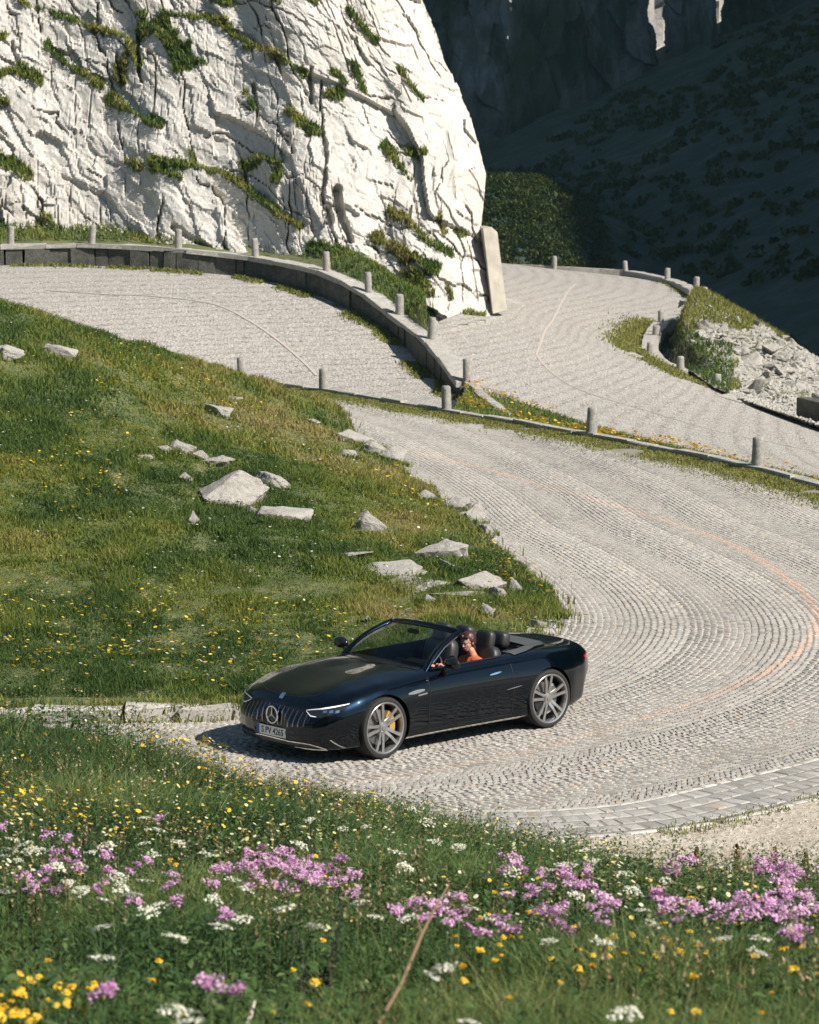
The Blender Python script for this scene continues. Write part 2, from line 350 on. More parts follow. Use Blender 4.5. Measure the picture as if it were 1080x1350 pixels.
def settmat(name):
    m = Mat(name, rough=.85); v = m.tex(); nz = m.n('TexNoise', Scale=1.3, Detail=2); m.t.links.new(v, nz.inputs['Vector'])
    vv = m.mix(.12, (0, 0, 0), (1, 1, 1)); w_ = m.n('VectorMath', operation='MULTIPLY_ADD'); m.t.links.new(nz.outputs['Color'], w_.inputs[0]); w_.inputs[1].default_value = (.5, .5, 0); m.t.links.new(v, w_.inputs[2])
    vo = m.n('TexVoronoi', feature='F1', Scale=8, Randomness=.55); m.t.links.new(w_.outputs[0], vo.inputs['Vector'])
    ve = m.n('TexVoronoi', feature='DISTANCE_TO_EDGE', Scale=8, Randomness=.55); m.t.links.new(w_.outputs[0], ve.inputs['Vector'])
    c = m.ramp(vo.outputs['Color'], [(.1, (.245, .232, .213)), (.5, (.325, .305, .276)), (.9, (.39, .366, .332))])
    c = m.mix(m.ramp(m.noise(.25, 5, v), [(.35, (.25,) * 3), (.65, (0, 0, 0))]), c, (.41, .385, .35))
    c = m.mix(m.ramp(m.noise(.6, 5, v), [(.6, (0, 0, 0)), (.8, (.5,) * 3)]), c, (.33, .335, .345))
    jf = m.ramp(ve.outputs['Distance'], [(.02, (1, 1, 1)), (.09, (0, 0, 0))]); c = m.mix(jf, c, (.12, .10, .08))
    m.color(c); h = m.ramp(ve.outputs['Distance'], [(0, (0, 0, 0)), (.14, (1, 1, 1))]); m.bump(h, .45, .025); m.bump(m.noise(30, 4, v), .4, .01); return m.m
SETT = settmat('distant_setts')
paint = Mat('worn_orange_paint', rough=.8); paint.color(paint.mix(paint.ramp(paint.noise(6, 6), [(.40, (0, 0, 0)), (.66, (.8, .8, .8))]), (.345, .315, .285), (.40, .312, .255))); PAINT = paint.m
# guard wall of the middle road: bollard feet along its top
WALL = [(-90, 325, 106), (14, 322, 106), (121, 321, 106), (235, 327, 105), (337, 338, 104), (431, 356, 101), (486, 384, 98.8), (527, 414, 96.8), (569, 446, 93), (617, 503, 88.5)]
wallp = np.array([P(*w_) for w_ in WALL]); wallc = spline(wallp, 260)
bpts = [tuple(p - np.array([0, 0, .78])) for p in wallp] + [tuple(P(*q)) for q in [(-60, 385, 95), (0, 395, 95), (150, 432, 92.5), (250, 472, 91), (350, 500, 90), (420, 514, 88.5), (600, 540, 82), (650, 552, 79.5)]]
roadB = TPS([(p[0], p[1], p[2]) for p in bpts], .02)
polyB = np.vstack([wallc[:, :2] + [.3, .25], [P(640, 520, 86)[:2], P(680, 560, 78)[:2], [-1, 79], [-4, 84], [-6, 88], [-11, 90], [-22, 92], [-24, 110]]])
patch('middle_road', roadB, polyB, SETT, .35)
Cpts = {'a': (620, 503, 88.3), 'b': (570, 447, 94.3), 'c': (633, 428, 99), 'd': (689, 405, 106), 'e': (668, 396, 112), 'f': (655, 353, 160), 'g': (731, 354.5, 159), 'h': (825, 360.5, 158), 'i': (880, 371, 150), 'j': (912, 386, 138), 'k': (905, 413, 126), 'l': (862, 436, 120), 'm': (842, 462, 114), 'n': (868, 492, 109), 'o': (945, 519, 103), 'p': (1040, 546, 98.5), 'q': (1150, 578, 94), 'r': (1180, 640, 74), 's': (940, 607, 77.5), 't': (800, 577, 81.5), 'u': (700, 543, 85), 'v': (645, 514, 87.5)}
cw = np.array([P(*Cpts[k]) for k in sorted(Cpts)])
roadC = TPS([tuple(p) for p in cw] + [tuple(P(*q)) for q in [(730, 440, 104), (760, 400, 122), (830, 385, 140), (820, 520, 96), (1000, 580, 86)]], .05)
polyC = cw[:, :2].copy()
polyC[1] = P(570, 440, 98)[:2]; polyC[2] = P(622, 415, 105)[:2]; polyC[3] = P(648, 400, 113)[:2]; polyC[4] = P(648, 385, 126)[:2]; polyC[-4:] += [-.6, -3.]; polyC[5:9] += [0, .3]
patch('lower_road', roadC, polyC, SETT, .35)
def ribbon(name, line, fn, wd, m, dz=.006, kind='structure'):
    l = resample(np.asarray(line)[:, :2], 120); d = np.gradient(l, axis=0); d /= np.linalg.norm(d, axis=1)[:, None]; nn = np.stack([-d[:, 1], d[:, 0]], 1) * wd / 2
    A = l + nn; B = l - nn; V = np.vstack([np.column_stack([A, fn(A[:, 0], A[:, 1]) + dz]), np.column_stack([B, fn(B[:, 0], B[:, 1]) + dz])])
    return tag(meshnp(name, V, [gridfaces(2, 120)], m, smooth=True), kind=kind)
hb = [hit(roadB, u, v, 75, 118) for u, v in [(60, 383), (130, 388), (200, 391), (280, 401), (330, 424), (370, 452), (400, 478), (418, 496)]]
ribbon('road_marking', spline([h_[:2] for h_ in hb if h_ is not None], 100), roadB, .10, PAINT, .02)
hc = [hit(roadC, u, v, 74, 165) for u, v in [(760, 374), (740, 400), (714, 450), (712, 475), (760, 512), (850, 541), (950, 570), (1030, 586), (1100, 602)]]
hc = [h_[:2] for h_ in hc if h_ is not None]
ribbon('road_marking', spline(hc, 100), roadC, .08, PAINT, .012)
# ------------------------------------------------------------------ grassy hillock inside the bend
hp = [(-40, 34.8, .1), (-30, 34.7, .1), (-20, 34.5, .12), (-14, 34.4, .12), (-10, 34.35, .12), (-6, 34.3, .12), (-3, 34.5, .1)]
hp += [(x - .12, y + .15, .04) for x, y in [(-.05, 36.0), (1.4, 38.6), (2.1, 41.7), (2.05, 45)]] + [(x - .15, y, .05) for x, y in [(1.5, 49), (.7, 53), (0, 59), (-1.1, 65.5), (-2.7, 73), (-5.6, 82), (-9, 90)]]
for q in [(100, 840, 39.8), (100, 700, 47), (100, 550, 55), (100, 432, 64), (0, 404, 64), (0, 560, 54), (0, 750, 44), (250, 850, 39.4), (250, 700, 47), (250, 590, 54.5), (250, 520, 63), (180, 460, 68), (250, 490, 72), (310, 508, 74), (380, 516, 71.5), (430, 531, 68), (480, 574, 62), (560, 640, 55.5), (610, 680, 51.3), (600, 760, 44.9), (500, 760, 44.8), (500, 650, 53.5), (400, 600, 57), (400, 700, 48.6), (400, 820, 40.9), (550, 840, 40), (350, 560, 62), (680, 770, 44.2)]:
    p = P(*q); hp.append((p[0], p[1], max(p[2], .06)))
hp += [(-10, 80, 1.6), (-14, 60, 4.6), (-14, 46, 2.0), (-20, 60, 6), (-20, 45, 2.2), (-20, 75, 5), (-30, 60, 8), (-30, 45, 2.6)]
hump0 = TPS(hp, .004)
def hump(x, y):
    z = np.maximum(hump0(x, y), .03); d = polydist(x, y, inA[::4]); k = smoothstep(.2, 2.5, d)
    return z + k * (.46 * (fbm(np.asarray(x) * .5, np.asarray(y) * .30, 31, 4) - .5) + .10 * (fbm(np.asarray(x) * 1.5, np.asarray(y) * 1.2, 32, 3) - .5))
soil = Mat('grassy_soil', rough=1); soil.color(soil.ramp(soil.noise(1.2, 8), [(.3, (.05, .07, .022)), (.5, (.085, .10, .032)), (.72, (.14, .13, .055))])); soil.bump(soil.noise(6, 8), .8, .06); SOIL = soil.m
polyH = np.vstack([inA[(inA[:, 0] > -24)] + 0, [[-24, 92]]])
patch('grassy_hillock', hump, polyH, SOIL, .28)
# ------------------------------------------------------------------ meadow bank under the viewer
mp = []
for u, v, y in [(540, 1350, 10), (0, 1350, 10), (1080, 1350, 10), (540, 1250, 13.5), (0, 1200, 15.5), (1080, 1230, 14.8), (540, 1160, 17.8), (0, 1100, 20.2), (1080, 1180, 18.2), (300, 1075, 22.0), (700, 1142, 20), (900, 1165, 19.4), (0, 1005, 25), (0, 922, 27.6), (110, 928, 27.6), (172, 938, 27.6), (220, 992, 26.8), (340, 1050, 25), (480, 1085, 23.5), (560, 1106, 22.6)]:
    p = P(u, v, y); mp.append((p[0], p[1], p[2] - .26))
mp += [(-16, 28.3, .05), (-10, 28.5, .05), (-6, 28.7, .02), (-4, 28.5, .02), (-2, 28.2, 0), (-.5, 27.9, 0), (.9, 27.8, 0), (2.7, 28.2, -.01), (4.3, 29.5, -.01), (6.5, 31.9, -.01), (9, 36.7, -.01)]
mp += [(1.2, 26.2, .12), (3, 26.6, .0), (3, 24.8, .12), (5, 28, 0), (5, 25.5, .1), (8, 30, 0), (8, 26.5, .1), (-14, 26.5, .9), (-14, 20, 2), (8, 20, 1.35), (-8, 10, 3.6), (8, 10, 3.5), (0, 5, 4.4), (-6, 4, 4.6), (6, 4, 4.5), (14, 30, 0), (14, 22, 1.2)]
mead0 = TPS(mp, .01)
def meadow(x, y):
    k = smoothstep(1.5, .25, polydist(x, y, outA[::6])) * smoothstep(.5, 2, np.asarray(x)); return mead0(x, y) * (1 - k) - .012 * k + .10 * smoothstep(.4, 2, polydist(x, y, outA[::6])) * (fbm(np.asarray(x) * .8, np.asarray(y) * .8, 41, 3) - .5)
gr = Mat('gravelly_soil', rough=1); v = gr.tex()
sx = gr.n('SeparateXYZ'); gr.t.links.new(v, sx.inputs[0])
gcol = gr.ramp(gr.noise(1.1, 9, v, .7), [(.3, (.24, .20, .145)), (.5, (.36, .31, .245)), (.7, (.46, .41, .34))])
gcol = gr.mix(gr.ramp(gr.noise(14, 5, v), [(.52, (0, 0, 0)), (.66, (.7,) * 3)]), gcol, (.50, .47, .42))
lo = gr.n('MapRange'); gr.t.links.new(sx.outputs[2], lo.inputs[0]); lo.inputs[1].default_value = .18; lo.inputs[2].default_value = .5
gcol = gr.mix(lo.outputs[0], gcol, (.05, .05, .022)); gr.color(gcol); gr.bump(gr.noise(11, 8, v), .9, .05); GRAVEL = gr.m
polyM = np.vstack([outA[(outA[:, 1] < 40) & (outA[:, 0] > -20)] + 0, [[16, 38], [16, 3], [-20, 3]]])
patch('meadow_bank', meadow, polyM, GRAVEL, .22)
# ------------------------------------------------------------------ strip between the roads, scree slope
sp = [tuple(P(*q)) for q in [(622, 506, 88), (645, 516, 87.3), (700, 540, 84.6), (800, 574, 81), (940, 604, 77), (1100, 640, 72), (640, 535, 82.5), (672, 556, 79), (780, 588, 72.4), (900, 612, 68.5), (1000, 640, 63.5), (1100, 665, 60), (740, 560, 79), (860, 592, 74)]]
strip = TPS(sp, .05)
polyS = np.array([P(*q)[:2] for q in [(618, 505, 88.3), (645, 513, 87.6), (700, 537, 85), (800, 572, 81.5), (940, 602, 77.5), (1110, 640, 72), (1110, 680, 58)]] + [[7.9, 63.3], [4.7, 71], [1.2, 78.3]])
patch('grass_strip', lambda x, y: strip(x, y) + .03, polyS, SOIL, .35)
scp = [tuple(P(*q)) for q in [(897, 497, 106.5), (945, 521, 102.4), (1000, 541, 99), (1060, 556, 96), (1150, 582, 92), (922, 398, 126), (940, 384, 128), (985, 402, 123), (1040, 432, 118), (1080, 452, 115), (1160, 510, 111), (930, 440, 114), (985, 470, 109.5), (1050, 502, 105), (908, 478, 109), (1120, 530, 104)]]
scp += [(p[0], p[1] + 10, p[2] - 5) for p in [P(905, 416, 125.5), P(895, 440, 119)]]
scp += [(p[0] + 1, p[1] + 9, p[2] - 4.5) for p in scp[6:11]] + [(p[0] + 2, p[1] + 18, p[2] - 12) for p in scp[6:11]]
scree0 = TPS(scp, .02)
PAR = [P(*q)[:2] for q in [(914, 402, 128), (902, 414, 124.5), (880, 424, 122), (866, 434, 119), (858, 446, 116), (853, 460, 113), (855, 472, 111), (868, 484, 109), (890, 494, 107)]]
def scree(x, y): return scree0(x, y) - 2.4 * smoothstep(1.7, .6, polydist(x, y, PAR))
polySc = np.vstack([[P(*q)[:2] for q in [(912, 408, 127), (905, 418, 124.4), (872, 433, 120), (858, 452, 115.5), (858, 472, 111.5), (885, 492, 107.6), (899, 499, 106.4), (945, 527, 101.4), (1000, 547, 98.0), (1055, 562, 95.2), (1170, 594, 90)]], [[22, 112], [22, 126], [17.5, 130], [12.4, 134]]])
grv = Mat('scree_grit', rough=1); v = grv.tex(); cc = grv.ramp(grv.noise(3, 8, v, .7), [(.3, (.16, .15, .12)), (.55, (.34, .32, .28)), (.75, (.45, .43, .39))]); cc = grv.mix(grv.ramp(grv.noise(.28, 5, v), [(.48, (0, 0, 0)), (.6, (.9,) * 3)]), cc, (.09, .095, .03)); grv.color(cc); grv.bump(grv.noise(7, 8, v), 1, .1)
patch('scree_slope', scree, polySc, grv.m, .4, noise=.25)
# ================================================================== CLIFF
def lines(*a): return [np.array(l, float) for l in a]
LEDGES = [  # (polyline in the photograph, width px) turned into (x, z) on the face
    ([(28, 0), (48, 12), (66, 16), (100, 28), (132, 38), (172, 52), (186, 84)], 9), ([(165, 105), (160, 90), (180, 60)], 9), ([(195, 32), (215, 40), (235, 62), (240, 80)], 22), ([(240, 72), (275, 84)], 5),
    ([(220, 17), (262, 24), (300, 36)], 6), ([(300, 38), (322, 55), (345, 66), (372, 76), (400, 94)], 9), ([(268, 20), (300, 30)], 4),
    ([(72, 64), (92, 84), (118, 100), (136, 110)], 9), ([(0, 102), (30, 96), (55, 108)], 12), ([(0, 135), (14, 136)], 7), ([(155, 130), (172, 144), (195, 156), (214, 162)], 12),
    ([(204, 212), (240, 217), (290, 222), (318, 238), (345, 260), (372, 280), (396, 294)], 7), ([(205, 222), (240, 236)], 8), ([(330, 212), (350, 205), (372, 212), (368, 235)], 11), ([(0, 208), (20, 215), (38, 228)], 14),
    ([(385, 145), (402, 156), (418, 170)], 15), ([(440, 96), (455, 108)], 8), ([(432, 125), (448, 120)], 9), ([(326, 122), (338, 142)], 7), ([(170, 212), (184, 222)], 6),
    ([(462, 15), (476, 35), (495, 55)], 6), ([(512, 190), (524, 208), (542, 232)], 9), ([(540, 195), (560, 200)], 7), ([(468, 85), (480, 120)], 5), ([(530, 90), (560, 130)], 4),
    ([(518, 272), (540, 292), (566, 318), (590, 330)], 10), ([(580, 285), (588, 300)], 6), ([(602, 300), (612, 306)], 5), ([(420, 325), (445, 335), (470, 348), (492, 352)], 16), ([(500, 310), (515, 322), (526, 332)], 14),
    ([(488, 358), (515, 378), (545, 400), (562, 412)], 18), ([(536, 338), (556, 345), (574, 352)], 16), ([(540, 360), (560, 385)], 17), ([(612, 412), (636, 415)], 4), ([(590, 375), (596, 392)], 3), ([(0, 55), (14, 50)], 5), ([(255, 195), (262, 215)], 4), ([(60, 285), (75, 300)], 6),
    ([(405, 0), (420, 8)], 4), ([(355, 0), (372, 8)], 5), ([(285, 2), (310, 8)], 6)]
KZ = np.array([-1, .4, 4.4, 6.5, 8.9, 11.0, 13.4, 17, 24]); KX = np.array([3.45, 3.4, 2.72, 2.93, 2.4, 1.45, .45, -1.2, -5])
cb = spline([(-30, 108, 3.9), (-19, 107.6, 3.9), (-12.5, 107.3, 3.9), (-9.2, 105.7, 3.7), (-6, 104.7, 3.5), (-3.6, 102.7, 3.0), (-1.6, 102.0, 2.2), (-.2, 102, 1.5), (.9, 101.6, .8), (1.9, 102, .45), (3.45, 104.5, .2)], 400)
NA, NH, NW = 560, 400, 70
A_ = np.linspace(0, 1, NA) ** .85; Hh = np.linspace(-.6, 24, NH)
bx = np.interp(A_, np.linspace(0, 1, 400), cb[:, 0]); by = np.interp(A_, np.linspace(0, 1, 400), cb[:, 1]); bz = np.interp(A_, np.linspace(0, 1, 400), cb[:, 2])
Hg, Ag = np.meshgrid(Hh, A_)
kx = np.interp(Hg + .2, KZ, KX)
X = bx[:, None] + (kx - 3.45) * smoothstep(0, 1, Ag) ** 1.2; Zz = bz[:, None] + Hg
Y = by[:, None] + .50 * Hg + .0 * X + 1.2 * smoothstep(2, 8, Hg) * smoothstep(.55, .95, Ag)
# the wrap around the corner, away from the viewer
wt = np.linspace(0, 1, NW + 1)[1:]
Xw = X[-1][None] - (wt[:, None] ** 2) * 6.5 + .35 * np.sin(wt[:, None] * 3.14); Yw = Y[-1][None] + wt[:, None] * 26 + 0; Zw = np.repeat(Zz[-1][None], NW, 0)
X = np.vstack([X, Xw]); Y = np.vstack([Y, Yw]); Zz = np.vstack([Zz, Zw]); na = NA + NW
ARC = np.vstack([np.repeat(bx[:, None], NH, 1), 3.45 + wt[:, None] * 26 * np.ones((1, NH))])
# ledges
U0 = CX + FPX * X / Y; V0 = HORIZ - (Zz - CAMH) / Y * FPX          # where the plain face would be seen
disp = np.zeros(X.shape); mask = np.zeros(X.shape)
front = np.zeros(X.shape); front[:NA] = 1
wob = 1.5 * (fbm(ARC * 1.6, Zz * 1.6, 77, 5, .65) - .5)
for pl, wd in LEDGES:
    p = np.array(pl, float); near = (U0 > p[:, 0].min() - 60) & (U0 < p[:, 0].max() + 60) & (V0 > p[:, 1].min() - 90) & (V0 < p[:, 1].max() + 120)
    if not near.any(): continue
    u = U0[near]; v = V0[near]; d = polydist(u, v, p) + wob[near] * wd * 1.4
    mask[near] = np.maximum(mask[near], np.clip((wd * .56 - d) / 2.5 + .5, 0, 1))
    if p[:, 0].ptp() > 20 if hasattr(p, 'ptp') else np.ptp(p[:, 0]) > 20:
        q = p[np.argsort(p[:, 0])]; ln = np.interp(u, q[:, 0], q[:, 1]); dv = v - ln; inx = smoothstep(q[0, 0] - 8, q[0, 0] + 8, u) * (1 - smoothstep(q[-1, 0] - 8, q[-1, 0] + 8, u))
        disp[near] += inx * np.where(dv > 0, .20 * np.exp(-dv / 40), -.06 * np.exp(dv / 25)) * min(1, wd / 8)
mask *= front
wx = ARC + .55 * (fbm(ARC * .35, Zz * .35, 51, 3) - .5); wz = Zz + .55 * (fbm(ARC * .35, Zz * .35, 55, 3) - .5)
def joints(sc1, sc2, sh, s):
    return worley((wx + .22 * wz) / sc1, (wz + sh * wx) / sc2, s)
h1, t1, e1 = joints(2.8, 2.9, .52, 61); h2, t2, e2 = joints(1.15, 1.15, .5, 64); h3, t3, e3 = joints(.52, .44, .45, 67); h4, t4, e4 = joints(.20, .17, .4, 69)
disp += 0.50 * (h1 - .5) + .36 * t1 + .20 * (h2 - .5) + .26 * t2 + .07 * (h3 - .5) + .12 * t3 + .02 * (h4 - .5) + .05 * t4
def crack(g, wd, m): f = np.abs(g - np.round(g)); return smoothstep(wd, wd * .4, f) * m
n1 = fbm(ARC * .55, Zz * .28, 171, 5); n2 = fbm(ARC * .5, Zz * .5, 173, 5)
CR = [crack((wx + .20 * wz) / 1.7 + 1.6 * n1, .032, smoothstep(.49, .58, fbm(ARC * .5, Zz * .22, 174, 3))), crack((wx + .12 * wz) / .62 + 1.9 * n1, .065, smoothstep(.56, .64, fbm(ARC * .8, Zz * .4, 175, 3))), crack((wz + .5 * wx) / 1.5 + 1.5 * n2, .036, smoothstep(.48, .58, fbm(ARC * .35, Zz * .7, 176, 3))), crack((wx - .1 * wz) / .33 + 2.2 * n1, .11, smoothstep(.57, .66, fbm(ARC * 1.1, Zz * .6, 177, 3)))]
disp -= .24 * CR[0] + .10 * CR[1] + .18 * CR[2] + .03 * CR[3]; dirtm = np.clip(.62 * CR[0] + .40 * CR[1] + .6 * CR[2] + .28 * CR[3], 0, 1)
disp += .34 * (fbm(ARC * .3, Zz * .25, 81, 3) - .5) + .05 * (fbm(ARC * 2.5, Zz * 2.5, 85, 4) - .5)
# the dark cleft low on the face
for (u1, v1, u2, v2, wd, dp) in [(428, 105, 432, 290, 4, .7), (448, 245, 462, 310, 9, 1.1), (438, 270, 440, 325, 6, .9), (412, 90, 418, 130, 4, .8), (186, 45, 190, 105, 4, .8), (340, 112, 344, 165, 4, .6), (136, 5, 137, 30, 5, .7), (232, 295, 275, 325, 5, .5), (160, 68, 164, 108, 5, .6), (28, 60, 34, 90, 4, .5), (545, 265, 548, 300, 3, .4), (372, 170, 384, 195, 5, .5)]:
    d = polydist(U0 + 22 * (fbm(ARC * .25, Zz * .55, 183, 5, .6) - .5), V0, [(u1, v1), (u2, v2)]) + 6 * wob; disp -= front * .55 * dp * smoothstep(1.0, .55, d / (wd * .7))
fade = np.ones(X.shape); nrm = np.zeros(X.shape + (3,)); nrm[:NA] = (.12, -.93, .30)
wv = smoothstep(0, .35, wt)[:, None]; nrm[NA:, :, 0] = .12 + .8 * wv; nrm[NA:, :, 1] = -.93 + .93 * wv; nrm[NA:, :, 2] = .3
cl = smoothstep(NA - 60, NA, np.arange(na))[:, None] * (1 - smoothstep(NA, NA + 30, np.arange(na)))[:, None]
disp = disp - disp[:].mean() * 0 - .25
V = np.stack([X, Y, Zz], -1) + nrm * disp[..., None]
cm = Mat('cliff_gneiss', rough=.92); v = cm.tex()
c = cm.ramp(cm.noise(.45, 9, v, .65), [(.3, (.385, .362, .33)), (.5, (.465, .44, .402)), (.7, (.515, .49, .45))])
st = cm.noise(1.6, 7, cm.scalev(v, (1, 1, .16)), .7); c = cm.mix(cm.ramp(st, [(.55, (0, 0, 0)), (.74, (.55,) * 3)]), c, (.27, .26, .235))
c = cm.mix(cm.ramp(cm.noise(2.6, 7, v, .7), [(.58, (0, 0, 0)), (.72, (.45,) * 3)]), c, (.19, .185, .165))
c = cm.mix(cm.ramp(cm.noise(.22, 4, v), [(.5, (0, 0, 0)), (.7, (.3,) * 3)]), c, (.50, .43, .35))
c = cm.mix(cm.ramp(cm.noise(7, 6, v, .7), [(.50, (0, 0, 0)), (.64, (.55,) * 3)]), c, (.33, .32, .29))
c = cm.mix(cm.ramp(cm.noise(1.1, 6, cm.scalev(v, (1, 1, .5)), .7), [(.52, (0, 0, 0)), (.66, (.4,) * 3)]), c, (.36, .35, .33))
sep = cm.n('SeparateColor'); cm.t.links.new(cm.attr(), sep.inputs[0]); c = cm.mix(sep.outputs[1], c, (.085, .078, .062)); c = cm.mix(sep.outputs[0], c, (.06, .065, .024)); cm.color(c); cm.bump(cm.noise(3.2, 10, v, .72), .3, .06); cm.bump(cm.noise(13, 7, v, .7), .3, .02)
cliff = tag(meshnp('rock_cliff', V.reshape(-1, 3), [gridfaces(na, NH)], cm.m, col=np.stack([mask.ravel(), dirtm.ravel(), 0 * mask.ravel()], 1)), kind='structure')
cliff.data.polygons.foreach_set('use_smooth', np.zeros(len(cliff.data.polygons), bool))
# turf on the ledges
mm = mask[:NA].reshape(-1); pv = V[:NA].reshape(-1, 3); idx = np.nonzero((mm > .45))[0]; idx = RNG.choice(idx, min(len(idx) * 3, 62000)); pts = pv[idx] + RNG.normal(0, .04, (len(idx), 3)) + np.array([.0, -.05, -.02])
t = np.clip(fbm(pts[:, 0] * .9, pts[:, 2] * .9, 88) * 1.5 - .30 + RNG.normal(0, .12, len(pts)), 0, 1)
gv, g4, g3, gc = blades(pts, RNG.uniform(.10, .34, len(pts)), RNG.uniform(.03, .07, len(pts)), palette(t, GREENS[:4] + [(.20, .16, .06)]), lean=.8)
tag(meshnp('ledge_grass', gv, [g4, g3], LEAF, col=gc), kind='stuff')
# ================================================================== FAR MOUNTAINS
def ridgeline(y): return np.interp(y, [-200, 15, 40, 60, 86, 112, 180, 260, 420, 470, 520, 700, 1200], [-60, -20, 100, 182, 187, 190, 216, 246, 272, 190, 95, 80, 60])
ys = np.linspace(40, 1100, 240); xs = np.concatenate([np.linspace(95, 200, 40), np.linspace(205, 900, 50)])
YY, XX = np.meshgrid(ys, xs); RR = ridgeline(YY) + 8 * (fbm(YY * .05, YY * 0, 91) - .5)
ZZ = RR - np.where(XX < 200, (200 - XX) * 2.6, (XX - 200) * .5) + 14 * (fbm(XX * .03, YY * .03, 92) - .5) * (np.abs(XX - 200) > 3)
mr = Mat('dark_mountain', rough=1); v = mr.tex()
mc = mr.ramp(mr.noise(.05, 9, v, .65), [(.35, (.028, .045, .028)), (.55, (.05, .068, .04)), (.7, (.11, .11, .10))]); mr.color(mc); mr.bump(mr.noise(.12, 10, v, .7), 1, 3)
tag(meshnp('side_mountain', np.stack([XX, YY, np.maximum(ZZ, -60)], -1).reshape(-1, 3), [gridfaces(len(xs), len(ys))[:, ::-1]], mr.m, smooth=True), kind='structure')
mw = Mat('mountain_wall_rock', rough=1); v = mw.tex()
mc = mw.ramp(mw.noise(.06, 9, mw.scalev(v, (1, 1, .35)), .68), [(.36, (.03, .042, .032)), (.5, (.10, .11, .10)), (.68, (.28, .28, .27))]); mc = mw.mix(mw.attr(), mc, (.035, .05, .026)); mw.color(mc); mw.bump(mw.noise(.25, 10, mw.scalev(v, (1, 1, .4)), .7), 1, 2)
nx, nz = 1000, 460; xs = np.concatenate([np.linspace(-110, -20, 100), np.linspace(-19.5, 75, 800), np.linspace(76, 200, 100)]); zs = np.concatenate([np.linspace(-60, -12, 50), np.linspace(-11.8, 36, 330), np.linspace(36.5, 190, 80)])
ZZ, XX = np.meshgrid(zs, xs)
rib = fbm(XX * .075, ZZ * .012, 95, 5); h1, t1, e1 = worley(XX / 9 + ZZ * .02, ZZ / 24 + XX * .03, 96); h2, t2, e2 = worley(XX / 3.1 + ZZ * .05, ZZ / 7, 98)
YW = 392 + .22 * ZZ - 46 * (rib - .5) - 9 * (h1 - .5) - 10 * t1 - 3 * (h2 - .5) - 4 * t2 - 9 * (fbm(XX * .2, ZZ * .1, 99, 4) - .5)
apron = np.maximum(0, 10 - ZZ + .10 * (XX - 30)); YW -= apron * 2.2
uu = CX + FPX * XX / 395.; vv = HORIZ - (ZZ - CAMH) / 395. * FPX
NT = np.zeros(XX.shape, bool)  # gaps cut to show the added rear wall as sunlit streaks
for u0, vb, wtop, s in ((866, 116, 22, 1), (948, 44, 24, 2), (672, 50, 5, 3)):
    k = (vb - vv) / 118.; wd = wtop * np.clip(k, 0, 1.6) ** .7 * .5 + 7 * (fbm(vv * .07, vv * 0 + s, s) - .5); c0 = u0 + 7 * (vnoise(vv * .05, vv * 0 + s, 5) - .5)
    NT |= (np.abs(uu - c0) < wd) & (k > 0)
veg = np.clip(smoothstep(4, -4, ZZ - .1 * (XX - 20) - 8 * (fbm(XX * .1, ZZ * .1, 101) - .5)) + smoothstep(.5, .62, fbm(XX * .11, ZZ * .05, 102, 5)), 0, 1)
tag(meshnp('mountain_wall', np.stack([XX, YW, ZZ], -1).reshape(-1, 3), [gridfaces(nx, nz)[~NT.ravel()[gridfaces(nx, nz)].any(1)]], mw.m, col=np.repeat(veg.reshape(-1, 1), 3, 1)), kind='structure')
# rear wall added behind cut gaps, so sunlit streaks show in the dark face
xs = np.linspace(-140, 330, 240); zs = np.linspace(-60, 130, 140); ZZ, XX = np.meshgrid(zs, xs)
YB = 585 + .25 * ZZ - 26 * (fbm(XX * .08, ZZ * .02, 105, 5) - .5) - 8 * worley(XX / 6, ZZ / 14, 106)[1]
mb = rocksurf('far_pale_rock', (.38, .36, .33), .35); tag(meshnp('added_rock_wall', np.stack([XX, YB, ZZ], -1).reshape(-1, 3), [gridfaces(240, 140)], mb), kind='structure')
# slope across the valley and the shrubby knoll
def valley(x, y):
    z = -.9 + .445 * (x - 14.8) + .0936 * (y - 262) + 4.5 * (fbm(x * .05, y * .03, 111, 5) - .5) + .8 * (fbm(x * .3, y * .15, 112, 3) - .5)
    k = -9 + 14.5 * smoothstep(196, 262, y) - .5 * np.maximum(x - 12, 0) - .02 * np.maximum(4 - x, 0) ** 2 + 2.2 * (fbm(x * .2, y * .1, 113, 3) - .5)
    far = smoothstep(150, 185, y); return np.where(far > 0, np.maximum(z, k), -12) * far - 12 * (1 - far)
xs = np.linspace(-90, 130, 330); ys = np.linspace(140, 420, 330); YY, XX = np.meshgrid(ys, xs)
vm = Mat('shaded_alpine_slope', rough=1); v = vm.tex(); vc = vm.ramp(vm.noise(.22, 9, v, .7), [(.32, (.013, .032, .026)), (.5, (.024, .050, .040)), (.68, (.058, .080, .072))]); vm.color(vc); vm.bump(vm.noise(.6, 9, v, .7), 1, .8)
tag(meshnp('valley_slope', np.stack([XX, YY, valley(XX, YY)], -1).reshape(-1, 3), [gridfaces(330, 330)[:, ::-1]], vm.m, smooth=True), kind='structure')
pts = np.column_stack([RNG.uniform(2, 17, 2400), RNG.uniform(198, 268, 2400)])
zz = valley(pts[:, 0], pts[:, 1]); P3 = []; 
for (x, y), z in zip(pts, zz):
    k = 80; r = RNG.uniform(.3, .75); d = RNG.normal(0, 1, (k, 3)); d /= np.linalg.norm(d, axis=1)[:, None]; d[:, 2] = np.abs(d[:, 2]); P3.append(np.array([x, y, z]) + d * r * RNG.uniform(.6, 1, (k, 1)))
P3 = np.vstack(P3); sz = RNG.uniform(.045, .10, len(P3)); c = palette(np.repeat(RNG.uniform(0, .8, 2400), 80), GREENS[:4]) * .42
